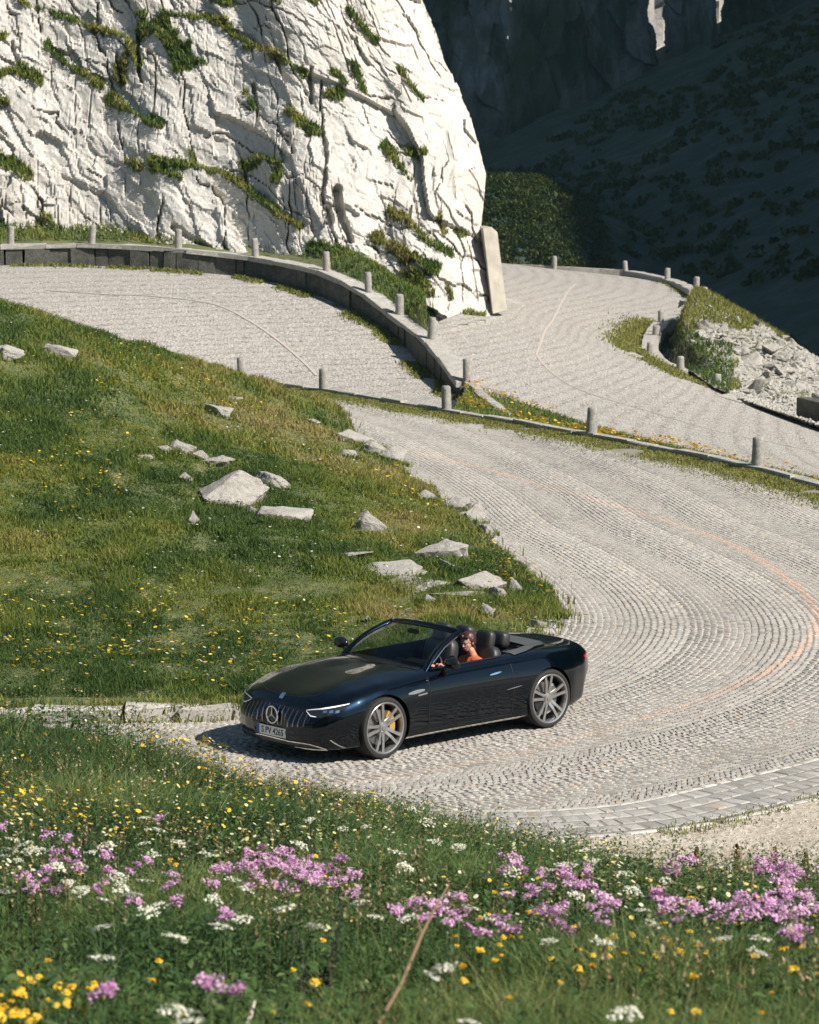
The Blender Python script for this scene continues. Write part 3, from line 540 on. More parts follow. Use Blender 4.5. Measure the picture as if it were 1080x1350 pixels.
xx = RNG.uniform(0, 75, 2600); yy = RNG.uniform(175, 385, 2600); kk = (fbm(xx * .08, yy * .04, 117, 4) > .47) & (np.abs(xx) < yy * .16 + 4); xx, yy = xx[kk], yy[kk]; zz = valley(xx, yy); d = RNG.normal(0, 1, (len(xx), 26, 3)); d /= np.linalg.norm(d, axis=2)[..., None]; d[..., 2] = np.abs(d[..., 2]) * .8; Q3 = (np.stack([xx, yy, zz], 1)[:, None] + d * RNG.uniform(.4, 1.1, (len(xx), 1, 1)) * RNG.uniform(.6, 1, (len(xx), 26, 1))).reshape(-1, 3)
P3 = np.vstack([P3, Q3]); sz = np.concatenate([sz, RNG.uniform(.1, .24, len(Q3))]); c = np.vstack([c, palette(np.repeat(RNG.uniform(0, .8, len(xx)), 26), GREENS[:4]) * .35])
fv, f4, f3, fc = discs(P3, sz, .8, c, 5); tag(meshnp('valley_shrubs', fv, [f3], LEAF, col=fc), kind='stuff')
# the ground under everything, out to the horizon
g = np.linspace(-1, 1, 90); g = np.sign(g) * np.abs(g) ** 2.2 * 3500; GX, GY = np.meshgrid(g, g + 400)
gz = -16 - 44 * smoothstep(60, 220, np.hypot(GX, GY - 60)) + 12 * (fbm(GX * .004, GY * .004, 120) - .5)
gz = np.where(np.hypot(GX, GY - 60) < 60, -16, gz)
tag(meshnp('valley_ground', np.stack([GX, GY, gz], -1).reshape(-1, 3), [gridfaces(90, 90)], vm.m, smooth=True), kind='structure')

# higher ground out of the frame that closes the valley in: above the cliff, above the far wall, behind the viewer
def upper(name, xs, ts, fn, m):
    T, X = np.meshgrid(ts, xs); V = np.stack(fn(X, T), -1).reshape(-1, 3); tag(meshnp(name, V, [gridfaces(len(xs), len(ts))], m, smooth=True), kind='structure')
hm = Mat('alpine_slope', rough=1); v = hm.tex(); hc_ = hm.ramp(hm.noise(.06, 9, v, .7), [(.35, (.02, .032, .015)), (.55, (.036, .048, .024)), (.68, (.065, .066, .05)), (.80, (.18, .17, .155))]); hm.color(hc_); hm.bump(hm.noise(.3, 9, v, .7), 1, 1)
upper('upper_mountain', np.linspace(-220, -4, 70), np.linspace(0, 1, 50), lambda x, t: (x - 26 * t, 122 + 75 * t + 8 * (fbm(x * .05, t * 3, 131) - .5), 20 + 150 * t + 10 * (fbm(x * .04, t * 4, 132) - .5)), hm.m)
upper('upper_mountain_wall', np.linspace(-260, 420, 90), np.linspace(0, 1, 40), lambda x, t: (x, 640 + 160 * t + 30 * (fbm(x * .02, t * 3, 133) - .5), 60 + 420 * t + 40 * (fbm(x * .015, t * 3, 134) - .5)), hm.m)
upper('viewer_hillside', np.linspace(-320, 260, 120), np.linspace(0, 1, 60), lambda x, t: (x, 4 - 300 * t, np.interp(x, [-320, -40, -10, 10, 60, 260], [60, 8, 4.2, 4.0, 2, -10]) + t * np.interp(x, [-320, -60, 40, 260], [300, 250, 150, 60]) * (t + .25) / 1.25 + 5 * t * (fbm(x * .05, t * 8, 135) - .5)), hm.m)
# ================================================================== WALLS, KERBS, BOLLARDS
WALLM = granite('shade_dark_granite', (.045, .045, .037), (.125, .12, .10), 3); KERBM = granite('kerb_granite', (.28, .265, .235), (.44, .415, .37), 4); POSTM = granite('bollard_granite', (.20, .19, .17), (.38, .36, .325), 7)  # wall granite darkened overall to carry the shade on its faces
def stoneblock(V, F, a, b, nn, w0, w1, z0, z1, j=.012):
    """one dressed stone between plan points a and b; w0..w1 across along nn; bottom z0/top z1 given at both ends"""
    o = len(V); ch = .018
    def q(p, t, z): return (p[0] + nn[0] * t + random.gauss(0, j), p[1] + nn[1] * t + random.gauss(0, j), z + random.gauss(0, j))
    d = np.array(b) - np.array(a); d = d / np.hypot(*d); a2 = np.array(a) + d * ch; b2 = np.array(b) - d * ch
    V += [q(a, w0, z0[0]), q(b, w0, z0[1]), q(b, w1, z0[1]), q(a, w1, z0[0])]
    V += [q(a, w0, z1[0] - ch), q(b, w0, z1[1] - ch), q(b, w1, z1[1] - ch), q(a, w1, z1[0] - ch)]
    V += [q(a2, w0 + ch, z1[0]), q(b2, w0 + ch, z1[1]), q(b2, w1 - ch, z1[1]), q(a2, w1 - ch, z1[0])]
    for k in range(4):
        l = (k + 1) % 4; F.append((o + k, o + l, o + 4 + l, o + 4 + k)); F.append((o + 4 + k, o + 4 + l, o + 8 + l, o + 8 + k))
    F.append((o + 8, o + 9, o + 10, o + 11))
def stonerow(name, line, zf0, zf1, w0, w1, lens, m, label, cat, group=None, gap=.02, j=.012, parent=None, dup=None):
    l = np.asarray(line, float); L = np.concatenate([[0], np.cumsum(np.hypot(*np.diff(l[:, :2], axis=0).T))]); V = []; F = []; s = 0
    at = lambda q: np.array([np.interp(q, L, l[:, k]) for k in range(l.shape[1])])
    while s < L[-1] - .1:
        e = min(s + random.uniform(*lens), L[-1]); a, b = at(s + gap / 2), at(e - gap / 2)
        if L[-1] - e < lens[0] * .3: e = L[-1]; b = at(e)
        d = (b - a)[:2]; d = d / (np.hypot(*d) + 1e-9); nn = np.array([-d[1], d[0]])
        jt = random.gauss(0, j)
        stoneblock(V, F, a[:2], b[:2], nn, w0 + random.gauss(0, j), w1, (zf0(a), zf0(b)), (zf1(a) + jt, zf1(b) + jt), j); s = e
    o = meshnp(name, V, [np.array(F)], m); o.data.validate(); bm = bmesh.new(); bm.from_mesh(o.data); bmesh.ops.recalc_face_normals(bm, faces=bm.faces); bm.to_mesh(o.data); bm.free()
    return tag(o, label, cat, group)
# guard wall of the middle road with its top course
wl = wallc.copy()
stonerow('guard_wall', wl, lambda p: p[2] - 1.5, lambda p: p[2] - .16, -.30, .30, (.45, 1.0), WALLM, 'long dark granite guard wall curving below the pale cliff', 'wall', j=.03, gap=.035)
top = stonerow('coping', wl, lambda p: p[2] - .17, lambda p: p[2] + .0, -.36, .36, (1.1, 1.8), KERBM, None, None, j=.012)
gw = bpy.data.objects['guard_wall']; top.parent = gw
# low kerb running on from the end of the wall
kl = np.array([P(619, 507, 88.0), P(640, 528, 84), P(672, 553, 79.6)]); stonerow('low_kerb', resample(kl, 20), lambda p: p[2] - .6, lambda p: p[2] + .12, -.14, .14, (.9, 1.4), KERBM, 'low stone kerb running down from the end of the guard wall', 'kerb')
# inner kerb of the bend, below the hillock
ik = resample(inA[(inA[:, 0] > -9) & (inA[:, 1] < 41.9)][:400], 200)
ik = np.column_stack([ik, np.zeros(len(ik))]); ik = ik[(ik[:, 1] < 41.5)]
stonerow('hillock_kerb', ik, lambda p: -.12, lambda p: .15 if p[0] < .6 else .08, -.02, .30, (.55, 1.25), KERBM, 'pale rough granite kerb between the hillock and the cobbles', 'kerb', j=.022, gap=.05)
# outer kerb on the far side of the bend
ok = np.column_stack([resample(kerbline, 300), np.zeros(300)]); ok = ok[(ok[:, 0] > -12)]
stonerow('bend_kerb', ok, lambda p: -1.2, lambda p: .11, -.10, .16, (1.0, 1.8), KERBM, 'long pale stone kerb carrying bollards on the far side of the bend', 'kerb')
# kerb round the foot of the cliff and its buttress
ck = [hit(roadC, u, v, 80, 130) for u, v in [(576, 441), (605, 435), (633, 428), (660, 420), (680, 412), (690, 406), (686, 400), (672, 396)]]
ck = spline([c for c in ck if c is not None], 60); stonerow('cliff_kerb', ck, lambda p: p[2] - .3, lambda p: p[2] + .09, 0, .7, (.8, 1.3), KERBM, 'pale curved kerb around the foot of the cliff', 'kerb', gap=.006)
# far kerb and parapet of the lower road
fk = spline([P(*q) for q in [(664, 352, 160.5), (731, 354, 159.3), (780, 357, 158.7), (825, 360, 158.2), (855, 365, 154), (880, 371, 150), (900, 379, 143), (913, 386, 137)]], 120)
stonerow('far_kerb', fk, lambda p: p[2] - 1.5, lambda p: p[2] + .14, -.12, .45, (1.5, 2.4), KERBM, 'pale stone kerb on the far outer edge of the lower road', 'kerb')
pk = spline([P(*q) for q in [(916, 389, 134), (914, 402, 128), (902, 414, 124.5), (880, 424, 122), (866, 434, 119), (858, 446, 116), (853, 460, 113), (855, 472, 111), (868, 484, 109), (890, 494, 107), (915, 506, 105), (945, 517, 103)]], 160)
stonerow('parapet', pk, lambda p: p[2] - 3.0, lambda p: p[2] + .22, -.25, .45, (1.0, 1.8), KERBM, 'curved pale stone parapet between the lower road and the scree', 'parapet')
# masonry face below the parapet
rt = spline([P(*q) for q in [(917, 404, 128.6), (905, 419, 124.9), (884, 429, 122.5), (872, 440, 119.6), (866, 452, 116.6)]], 80)
sk = [hit(roadC, u, v, 80, 130) for u, v in [(948, 522), (975, 531), (1005, 539), (1035, 547), (1070, 557), (1110, 568)]]
sk = spline([c for c in sk if c is not None], 60); stonerow('scree_kerb', sk, lambda p: p[2] - 1.2, lambda p: p[2] + .05, -.05, .55, (.7, 1.5), KERBM, 'low worn stone edge between the lower road and the foot of the scree', 'kerb', j=.03, gap=.02)
# dark block wall at the right edge
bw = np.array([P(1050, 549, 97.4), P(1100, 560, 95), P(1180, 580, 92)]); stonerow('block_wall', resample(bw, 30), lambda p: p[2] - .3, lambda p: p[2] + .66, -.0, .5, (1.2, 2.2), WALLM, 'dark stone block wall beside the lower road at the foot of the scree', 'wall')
# concrete buttress against the cliff
CONC = Mat('weathered_concrete', rough=.9); v = CONC.tex(); cc = CONC.ramp(CONC.noise(1.5, 7, v), [(.3, (.24, .215, .175)), (.7, (.38, .345, .29))]); cc = CONC.mix(CONC.ramp(CONC.noise(3, 5, CONC.scalev(v, (1, 1, .15))), [(.55, (0, 0, 0)), (.75, (.5,) * 3)]), cc, (.2, .18, .15)); CONC.color(cc); CONC.bump(CONC.noise(9, 7, v), .4, .02)
bm = bmesh.new(); y0 = 104.6
ft = [P(650, 414, y0), P(669, 410, y0 + .6), P(656, 306, y0 + 2.0), P(648, 299, y0 + 1.8), P(637, 301, y0 + 1.3)]
bk = [p + np.array([-.2, 2.6, 0]) for p in ft]; vs_ = [bm.verts.new(p) for p in ft + bk]
bm.faces.new(vs_[:5]); bm.faces.new(vs_[5:][::-1])
for k in range(5): bm.faces.new((vs_[(k + 1) % 5], vs_[k], vs_[5 + k], vs_[5 + (k + 1) % 5]))
bmesh.ops.recalc_face_normals(bm, faces=bm.faces); bmesh.ops.bevel(bm, geom=bm.edges[:], offset=.025, segments=1, affect='EDGES')
tag(bmobj('concrete_buttress', bm, CONC.m), 'tall leaning concrete buttress against the right end of the cliff', 'buttress')
# ---- bollards
def bollard_mesh(seed):
    rr = random.Random(seed); bm = bmesh.new(); n = 12; prof = [(.155, -.35), (.155, .0), (.15, .3), (.142, .62), (.136, .70), (.118, .735), (.07, .75)]; rings = []
    for r, z in prof:
        rings.append([bm.verts.new((r * (1 + rr.gauss(0, .025)) * math.cos(a), r * (1 + rr.gauss(0, .025)) * math.sin(a), z + rr.gauss(0, .006))) for a in [2 * math.pi * k / n for k in range(n)]])
    for a, b in zip(rings[:-1], rings[1:]):
        for k in range(n): bm.faces.new((a[k], a[(k + 1) % n], b[(k + 1) % n], b[k]))
    bm.faces.new(rings[-1]); return bm
bmesh_ = []
for k in range(4):
    o = bmobj('granite_bollard', bollard_mesh(k), POSTM, smooth=True, sharp=40); bmesh_.append(o.data); bpy.data.objects.remove(o)
BOL = [  # u, v of the foot, depth, scale, label
    (999, 618, 63.2, .98, 'granite bollard on the bend kerb nearest the right edge of the photo'), (780, 575.5, 70.9, 1.02, 'granite bollard on the bend kerb with yellow flowers of the grass strip behind it'),
    (589, 543, 78.1, .98, 'granite bollard on the bend kerb just below the end of the dark guard wall'), (427, 516, 85.3, .95, 'granite bollard at the top of the hillock where the middle road orange line ends'), (320, 502, 88.2, 1.0, 'granite bollard on the hillock crest furthest left of those beside the middle road'),
    (617, 504, 88.5, 1.02, 'granite bollard on the very end of the dark guard wall'), (569, 446, 93, .94, 'granite bollard on the guard wall beside the start of the cliff kerb'), (527, 414, 96.8, .92, 'granite bollard on the guard wall below the widest green bank of the cliff foot'),
    (486, 384.5, 98.8, .92, 'granite bollard on the guard wall below the dark cleft of the cliff'), (431, 356.5, 101, .91, 'granite bollard where the guard wall starts to bend downhill'), (337, 338, 104, .90, 'slim dark granite bollard on the guard wall against bare pale rock'),
    (235, 327, 105, .95, 'granite bollard on the guard wall at the right end of the grass shoulder'), (121, 321, 106, .92, 'granite bollard on the guard wall in the middle of the grass shoulder'), (14, 322, 106, .92, 'granite bollard on the guard wall at the left edge of the photo'),
    (731, 354.5, 159.2, 1.0, 'far granite bollard nearest the concrete buttress'), (825, 361, 158.1, 1.0, 'far granite bollard in the middle of the far kerb'), (880, 371.5, 150, .98, 'far granite bollard at the right end of the level far kerb'),
    (918, 386, 136.5, 1.05, 'granite bollard where the far kerb turns back, left one of a close pair'), (929, 401, 128.5, 1.06, 'granite bollard at the edge of the scree, the right of a close pair'), (914, 415, 124.8, 1.02, 'granite bollard on the upper end of the curved parapet below the close pair'),
    (872, 431, 119.8, .95, 'slim granite bollard at the top of the parapet curve beside the green verge'), (864, 452, 115.6, .97, 'granite bollard in the middle of the parapet curve'), (857, 475.5, 111, .98, 'granite bollard at the lowest left point of the parapet curve'),
    (897, 496, 106.8, 1.02, 'tall granite bollard on the lower parapet in front of the masonry face'), (945, 517.5, 103, .92, 'short granite bollard at the right end of the parapet beside white rocks')]
for i, (u, v, y, sc, lab) in enumerate(BOL):
    p = P(u, v, y); o = bpy.data.objects.new('granite_bollard', bmesh_[i % 4]); COL.objects.link(o); o.location = p; o.scale = (sc * random.uniform(.9, 1.1), sc * random.uniform(.9, 1.1), sc)
    if y > 150: o.scale = (.98,) * 3
    o.rotation_euler = (random.gauss(0, .035), random.gauss(0, .035), random.uniform(0, 6)); tag(o, lab, 'bollard', 'granite bollards along the pass roads')
# ================================================================== BOULDERS AND SCREE
def rock_mesh(seed, flat=1.0, npt=15, sub=3):
    rr = random.Random(seed); bm = bmesh.new()
    for k in range(npt):
        v = Vector((rr.gauss(0, 1), rr.gauss(0, 1), rr.gauss(0, 1))).normalized(); v *= rr.uniform(.8, 1.05); bm.verts.new((v.x, v.y, v.z * flat))
    bmesh.ops.convex_hull(bm, input=bm.verts[:]); bmesh.ops.delete(bm, geom=[v for v in bm.verts if not v.link_faces], context='VERTS')
    bmesh.ops.bevel(bm, geom=bm.edges[:], offset=.03, segments=1, affect='EDGES')
    bmesh.ops.triangulate(bm, faces=bm.faces[:])
    for _ in range(sub):
        bmesh.ops.subdivide_edges(bm, edges=[e for e in bm.edges if e.calc_length() > .12], cuts=1, use_grid_fill=True); bmesh.ops.triangulate(bm, faces=bm.faces[:])
    co = np.array([v.co[:] for v in bm.verts]); s = seed * 3
    d = .26 * (fbm(co[:, 0] * 1.6 + co[:, 2], co[:, 1] * 1.6, s, 3) - .5) + .16 * (fbm(co[:, 0] * 4.5, co[:, 1] * 5 + co[:, 2] * 5, s + 9, 3) - .5)
    for v, q in zip(bm.verts, d): v.co *= 1 + q
    me = bpy.data.meshes.new('boulder'); bm.normal_update(); bm.to_mesh(me); bm.free(); me.materials.append(ROCK2); return me
ROCKS = [rock_mesh(k, 1, 14) for k in range(10)]; SLABS = [rock_mesh(40 + k, .45, 13) for k in range(5)]
ROCKPOS = []
def place_rock(u, v, ru, rv, lab, me=None, rz=None, fn=hump, y=None, grp=None, emb=.0, deep=.8):
    h_ = hit(fn, u, v + rv * .6, 8, 170) if y is None else P(u, v, y)
    if h_ is None: print('no ground', u, v); return
    yy = h_[1]; rx = ru / FPX * yy; hz = 2 * rv / FPX * yy
    o = bpy.data.objects.new('boulder', me or random.choice(ROCKS)); COL.objects.link(o)
    o.rotation_euler = (random.gauss(0, .15), random.gauss(0, .15), 0); o.scale = (rx * 1.4, rx * deep * 1.3, hz * (.62 if me in SLABS else .82))
    o.location = (h_[0], h_[1] + rx * .1, h_[2] + hz * (.10 - emb)); ROCKPOS.append((o.location.x, o.location.y, rx * 1.3, rx * deep * 1.2)); return tag(o, lab, 'rock', grp)
HR = [(6, 466, 22, 12, 'pale boulder cut by the left edge of the photo near the hillock crest'), (78, 466, 22, 12, 'grey cracked boulder in the grass near the upper left of the hillock'), (288, 541, 18, 13, 'pale slanted boulder alone in the grass below the two crest bollards'), (305, 527, 12, 4, 'thin flat stone just above the pale slanted boulder'),
 (240, 592, 18, 14, 'pointed pale boulder at the top of the main rock cluster'), (218, 597, 12, 8, 'rounded stone left of the pointed boulder'), (186, 602, 12, 5, 'low flat stone at the far left of the rock cluster'), (264, 603, 12, 6, 'small stone right of the pointed boulder'), (287, 611, 20, 8, 'blocky stone just above the biggest boulder'),
 (298, 648, 44, 22, 'biggest grey boulder of the hillock with a broad flat face'), (358, 634, 29, 11, 'long pale boulder leaning on the right of the biggest boulder'), (373, 679, 36, 15, 'broad rounded pale boulder below the main rock cluster'), (331, 676, 7, 11, 'small upright stone between the biggest and the broad boulder'), (256, 689, 9, 14, 'narrow upright pale stone below the left end of the biggest boulder'),
 (487, 692, 20, 22, 'tall pale slab in the grass right of the rock cluster'), (412, 556, 9, 4, 'small pale stone near the road edge below the crest bollard'), (318, 757, 15, 7, 'low half buried stone in the middle of the hillock'), (244, 632, 8, 6, 'small stone left of the biggest boulder'),
 (580, 727, 34, 17, 'pale boulder at the top of the stone band above the car'), (624, 768, 34, 15, 'long pale boulder in the stone band near its right end'), (656, 785, 17, 12, 'rounded boulder at the right end of the stone band'), (643, 806, 9, 11, 'small upright stone above the rear seats of the car'), (592, 748, 16, 9, 'small boulder between the top and the middle of the stone band'),
 (462, 577, 24, 10, 'flat pale outcrop at the road edge by the hillock crest'), (497, 592, 20, 12, 'sloping pale outcrop where the road narrows'), (518, 601, 17, 13, 'pale block at the road edge, right end of the upper outcrop'), (455, 598, 12, 8, 'small dark sided stone below the flat outcrop'), (562, 657, 12, 7, 'small pale pointed stone near the road edge'),
 (598, 664, 20, 9, 'narrow outcrop on the road edge above the upright rock face'), (622, 678, 15, 17, 'upright rock face at the road edge half way round the bend'), (640, 699, 12, 9, 'low rounded stone at the road edge below the rock face'), (678, 777, 9, 13, 'small pale stone in the grass near the tip of the hillock'), (712, 826, 10, 14, 'upright pale stone at the tip of the hillock behind the car'), (484, 818, 9, 5, 'small stone in the grass above the windscreen of the car'), (566, 792, 9, 11, 'small rounded stone below the stone band')]
for i, (u, v, ru, rv, lab) in enumerate(HR): place_rock(u, v, ru, rv, lab, ROCKS[(i * 3 + 4) % 10])
for u, v, ru, rv, lab in [(450, 733, 40, 6, 'thin left end of the stone band above the car'), (510, 751, 50, 12, 'flat slab in the left half of the stone band'), (556, 764, 52, 15, 'broad flat slab in the middle of the stone band'), (598, 781, 36, 14, 'lowest flat slab of the stone band'), (655, 640, 0, 0, '')]:
    if ru: place_rock(u, v, ru, rv, lab, SLABS[int(u) % 5])
# rocks of the scree slope
SCR = [rock_mesh(100 + k, .8, 11, 1) for k in range(12)]
cnt = 0; tries = 0
while cnt < 285 and tries < 4000:
    tries += 1; u = random.uniform(915, 1095); lo = np.interp(u, [905, 930, 985, 1040, 1080, 1100], [430, 405, 410, 436, 458, 470]); hi = np.interp(u, [905, 945, 1000, 1050, 1100], [455, 505, 532, 542, 545]); v = random.uniform(lo, hi)
    green = (u < 962 and v > 455 and random.random() < .85) or (u < 985 and v < 425 and random.random() < .8) or fbm(np.array([u * .02]), np.array([v * .035]), 140, 3)[0] > .55
    if green: continue
    h_ = hit(scree, u, v, 99, 140, 300)
    if h_ is None or not inpoly(h_[:1], h_[1:2], polySc)[0]: continue
    r = random.choice([.08, .10, .13, .16, .22]) * random.uniform(.8, 1.4)
    if random.random() < .06: r *= 1.8
    o = bpy.data.objects.new('scree_rock', random.choice(SCR)); COL.objects.link(o); o.location = h_ + np.array([0, 0, r * .2]); o.rotation_euler = (random.gauss(0, .5), random.gauss(.3, .4), random.uniform(0, 6)); o.scale = (r * 1.5, r, r * .7)
    tag(o, 'pale angular rock lying loose on the scree slope beyond the parapet', 'rock', 'rocks of the scree slope'); cnt += 1
for u, v, r, lab in [(1003, 523, .36, 'white rounded boulder at the foot of the scree beside a green tuft'), (1048, 512, .5, 'grey boulder above the dark block wall'), (1012, 420, .45, 'large pale boulder high on the scree near its skyline'), (990, 480, .55, 'long pale slab in the middle of the scree')]:
    h_ = hit(scree, u, v, 99, 140, 300)
    if h_ is None: continue
    o = bpy.data.objects.new('scree_boulder', ROCKS[int(u) % 10]); COL.objects.link(o); o.location = h_; o.scale = (r * 1.2, r, r * .8); o.rotation_euler = (0, .3, u); tag(o, lab, 'rock')
def rubble(name, pts, r, col, seed, m):
    n = len(pts); oc = np.array([(1, 0, 0), (0, 1, 0), (-1, 0, 0), (0, -1, 0), (0, 0, 1), (0, 0, -1.)]); V = oc[None] * (r[:, None, None] * RNG.uniform(.5, 1.3, (n, 6, 1)))
    a = RNG.uniform(0, 6.28, n); ca, sa = np.cos(a)[:, None], np.sin(a)[:, None]; V = np.stack([V[..., 0] * ca - V[..., 1] * sa, V[..., 0] * sa + V[..., 1] * ca, V[..., 2] * .7], -1) + pts[:, None]
    F = np.array([(0, 1, 4), (1, 2, 4), (2, 3, 4), (3, 0, 4), (1, 0, 5), (2, 1, 5), (3, 2, 5), (0, 3, 5)])[None] + (np.arange(n) * 6)[:, None, None]
    return tag(meshnp(name, V.reshape(-1, 3), [F.reshape(-1, 3)], m), kind='stuff')
x = RNG.uniform(9, 22, 16000); y = RNG.uniform(92, 133, 16000); k = inpoly(x, y, polySc) & (fbm(x * .3, y * .12, 142, 3) > .46); x, y = x[k], y[k]
rubble('scree_rubble', np.stack([x, y, scree(x, y) + .02], 1), RNG.uniform(.05, .16, len(x)), None, 1, ROCK2)
# stones on the gravel shoulder
x = RNG.uniform(0, 9, 5000); y = RNG.uniform(24.5, 30, 5000); k = inpoly(x, y, polyM); x, y = x[k], y[k]; z = meadow(x, y); k = z < .3
rubble('gravel', np.stack([x, y, z], 1)[k], RNG.uniform(.008, .03, k.sum()), None, 2, GRAVEL)
# ================================================================== CAR
paintm = Mat('dark_blue_paint', (.0011, .0048, .0105), .30, Coat_Weight=1.0, Coat_Roughness=.008, Coat_IOR=1.43, Specular_IOR_Level=.1, Metallic=.85); CARP = paintm.m
BLK = Mat('black_trim', (.012, .012, .013), .35).m; GBLK = Mat('gloss_black', (.008, .008, .009), .12).m; RUB = Mat('tyre_rubber', (.011, .011, .011), .8).m
CHR = Mat('chrome', (.75, .75, .76), .14, Metallic=1.0).m; RIMM = Mat('rim_silver', (.42, .405, .395), .30, Metallic=.85).m; RIMD = Mat('rim_dark', (.035, .035, .037), .4, Metallic=.5).m
GBAR = Mat('grille_bar', (.34, .33, .32), .3, Metallic=1.0).m; DISC = Mat('brake_disc', (.30, .29, .28), .4, Metallic=.9).m; CALM = Mat('brake_caliper', (.36, .22, .04), .45).m; LEA = Mat('black_leather', (.022, .022, .024), .5).m; SUNLEA = Mat('sunlit_leather', (.20, .20, .21), .5).m
SOFT = Mat('soft_top_cover', (.05, .053, .058), .8).m; LAMPG = Mat('lamp_glass', (.012, .013, .015), .06, Coat_Weight=1.0).m; DRL = Mat('lamp_strip', (.85, .86, .88), .2).m; REDL = Mat('tail_lamp_red', (.32, .008, .012), .12, Coat_Weight=1.0).m; PLW = Mat('plate_white', (.72, .72, .68), .45).m; PLB = Mat('plate_blue', (.03, .08, .35), .45).m; PLK = Mat('plate_black', (.015, .015, .015), .5).m
gm = Mat('windscreen_glass', (1, 1, 1), 0); t_ = gm.t; tr = gm.n('BsdfTransparent'); tr.inputs[0].default_value = (.60, .66, .66, 1); gl = gm.n('BsdfGlossy'); gl.inputs['Roughness'].default_value = .01; fr = gm.n('Fresnel', IOR=1.4); mx = gm.n('MixShader')
t_.links.new(fr.outputs[0], mx.inputs[0]); t_.links.new(tr.outputs[0], mx.inputs[1]); t_.links.new(gl.outputs[0], mx.inputs[2]); t_.links.new(mx.outputs[0], t_.nodes['Material Output'].inputs[0]); GLASS = gm.m
car = empty('convertible_car'); tag(car, 'dark blue open two door sports convertible with silver wheels driving on the cobbles', 'car')
TB = {  # x: half width, bottom, centre height, shoulder height, shoulder y as a share of the half width
 -2.41: (.34, .44, .70, .62, .80), -2.39: (.49, .38, .80, .72, .82), -2.33: (.61, .33, .885, .79, .84), -2.25: (.705, .29, .925, .835, .85), -2.10: (.81, .24, .93, .865, .85), -1.8: (.91, .19, .955, .905, .83), -1.35: (.967, .17, .985, .925, .82), -.95: (.945, .165, .995, .915, .83), -.6: (.928, .165, .99, .905, .85),
 0: (.922, .165, .985, .89, .86), .5: (.922, .165, .975, .875, .87), .75: (.932, .165, .965, .865, .87), .95: (.945, .165, .95, .86, .86), 1.35: (.965, .165, .905, .845, .84), 1.7: (.945, .165, .845, .79, .83), 1.95: (.885, .165, .785, .715, .82), 2.1: (.80, .165, .725, .655, .80), 2.2: (.665, .17, .675, .60, .78), 2.255: (.50, .175, .635, .56, .76), 2.29: (.30, .19, .595, .52, .7)}
tx = np.array(sorted(TB)); tv = np.array([TB[k] for k in tx])
xs = np.unique(np.round(np.concatenate([np.linspace(-2.41, -2.1, 40), np.linspace(-2.1, 1.95, 190), np.linspace(1.95, 2.29, 46), [-.72, .63]]), 4)); fx = np.linspace(-2.5, 2.4, 2000)
def sm(k):
    f = np.interp(fx, tx, tv[:, k]); g = np.exp(-.5 * (np.arange(-60, 61) / 20) ** 2); g /= g.sum(); s_ = np.convolve(np.pad(f, 60, 'edge'), g, 'valid')
    e = smoothstep(2.08, 2.2, np.abs(fx + .06)); return np.interp(xs, fx, s_ * (1 - e) + f * e)
Wd, Zb, Zc, Zs, Sy = [sm(k) for k in range(5)]
def bspl(ctrl, n):       # clamped uniform cubic B-spline through a (stations, k, 2) control net
    k = ctrl.shape[1]; c = np.concatenate([ctrl[:, :1], ctrl[:, :1], ctrl, ctrl[:, -1:], ctrl[:, -1:]], 1); t = np.linspace(0, k + 1 - 1e-6, n); i = t.astype(int); f = t - i
    B = [(1 - f) ** 3 / 6, (3 * f ** 3 - 6 * f ** 2 + 4) / 6, (-3 * f ** 3 + 3 * f ** 2 + 3 * f + 1) / 6, f ** 3 / 6]
    return sum(c[:, i + q] * B[q][None, :, None] for q in range(4))
arch = np.maximum(np.exp(-((xs - 1.35) / .42) ** 4), np.exp(-((xs + 1.35) / .42) ** 4))
Z0 = np.zeros(len(xs)); zw = .55 + 0 * xs; zw = np.minimum(zw, Zb + (Zs - Zb) * .55); hood = smoothstep(.55, 1.1, xs) * (1 - smoothstep(1.9, 2.2, xs))
ctrl = np.stack([np.stack(q, -1) for q in [
    (Z0, Zb), (Wd * .55, Zb), (Wd - .10, Zb), (Wd - .035, Zb + .012), (Wd - .02 + .012 * arch, Zb + .10), (Wd - .018 + .014 * arch, Zb * .6 + zw * .4), (Wd + .004, zw), (Wd + .006, zw * .5 + Zs * .5 - .02),
    (Wd * (.5 + .5 * Sy) + .030, Zs - .035), (Wd * Sy + .012, Zs + .022), (Wd * Sy * .86, Zs + (Zc - Zs) * .62), (Wd * Sy * .66, Zs + (Zc - Zs) * .86 + .022 * hood), (Wd * Sy * .38, Zc + .004 * hood), (Wd * Sy * .15, Zc - .004 * hood), (Z0, Zc - .004 * hood)]], 1)
NP = 96; half = bspl(ctrl, NP); NS = len(xs)
V = np.zeros((NS, 2 * NP - 2, 3)); V[:, :NP, 0] = xs[:, None]; V[:, :NP, 1:] = half; V[:, NP:, 0] = xs[:, None]; V[:, NP:, 1] = -half[:, NP - 2:0:-1, 0]; V[:, NP:, 2] = half[:, NP - 2:0:-1, 1]
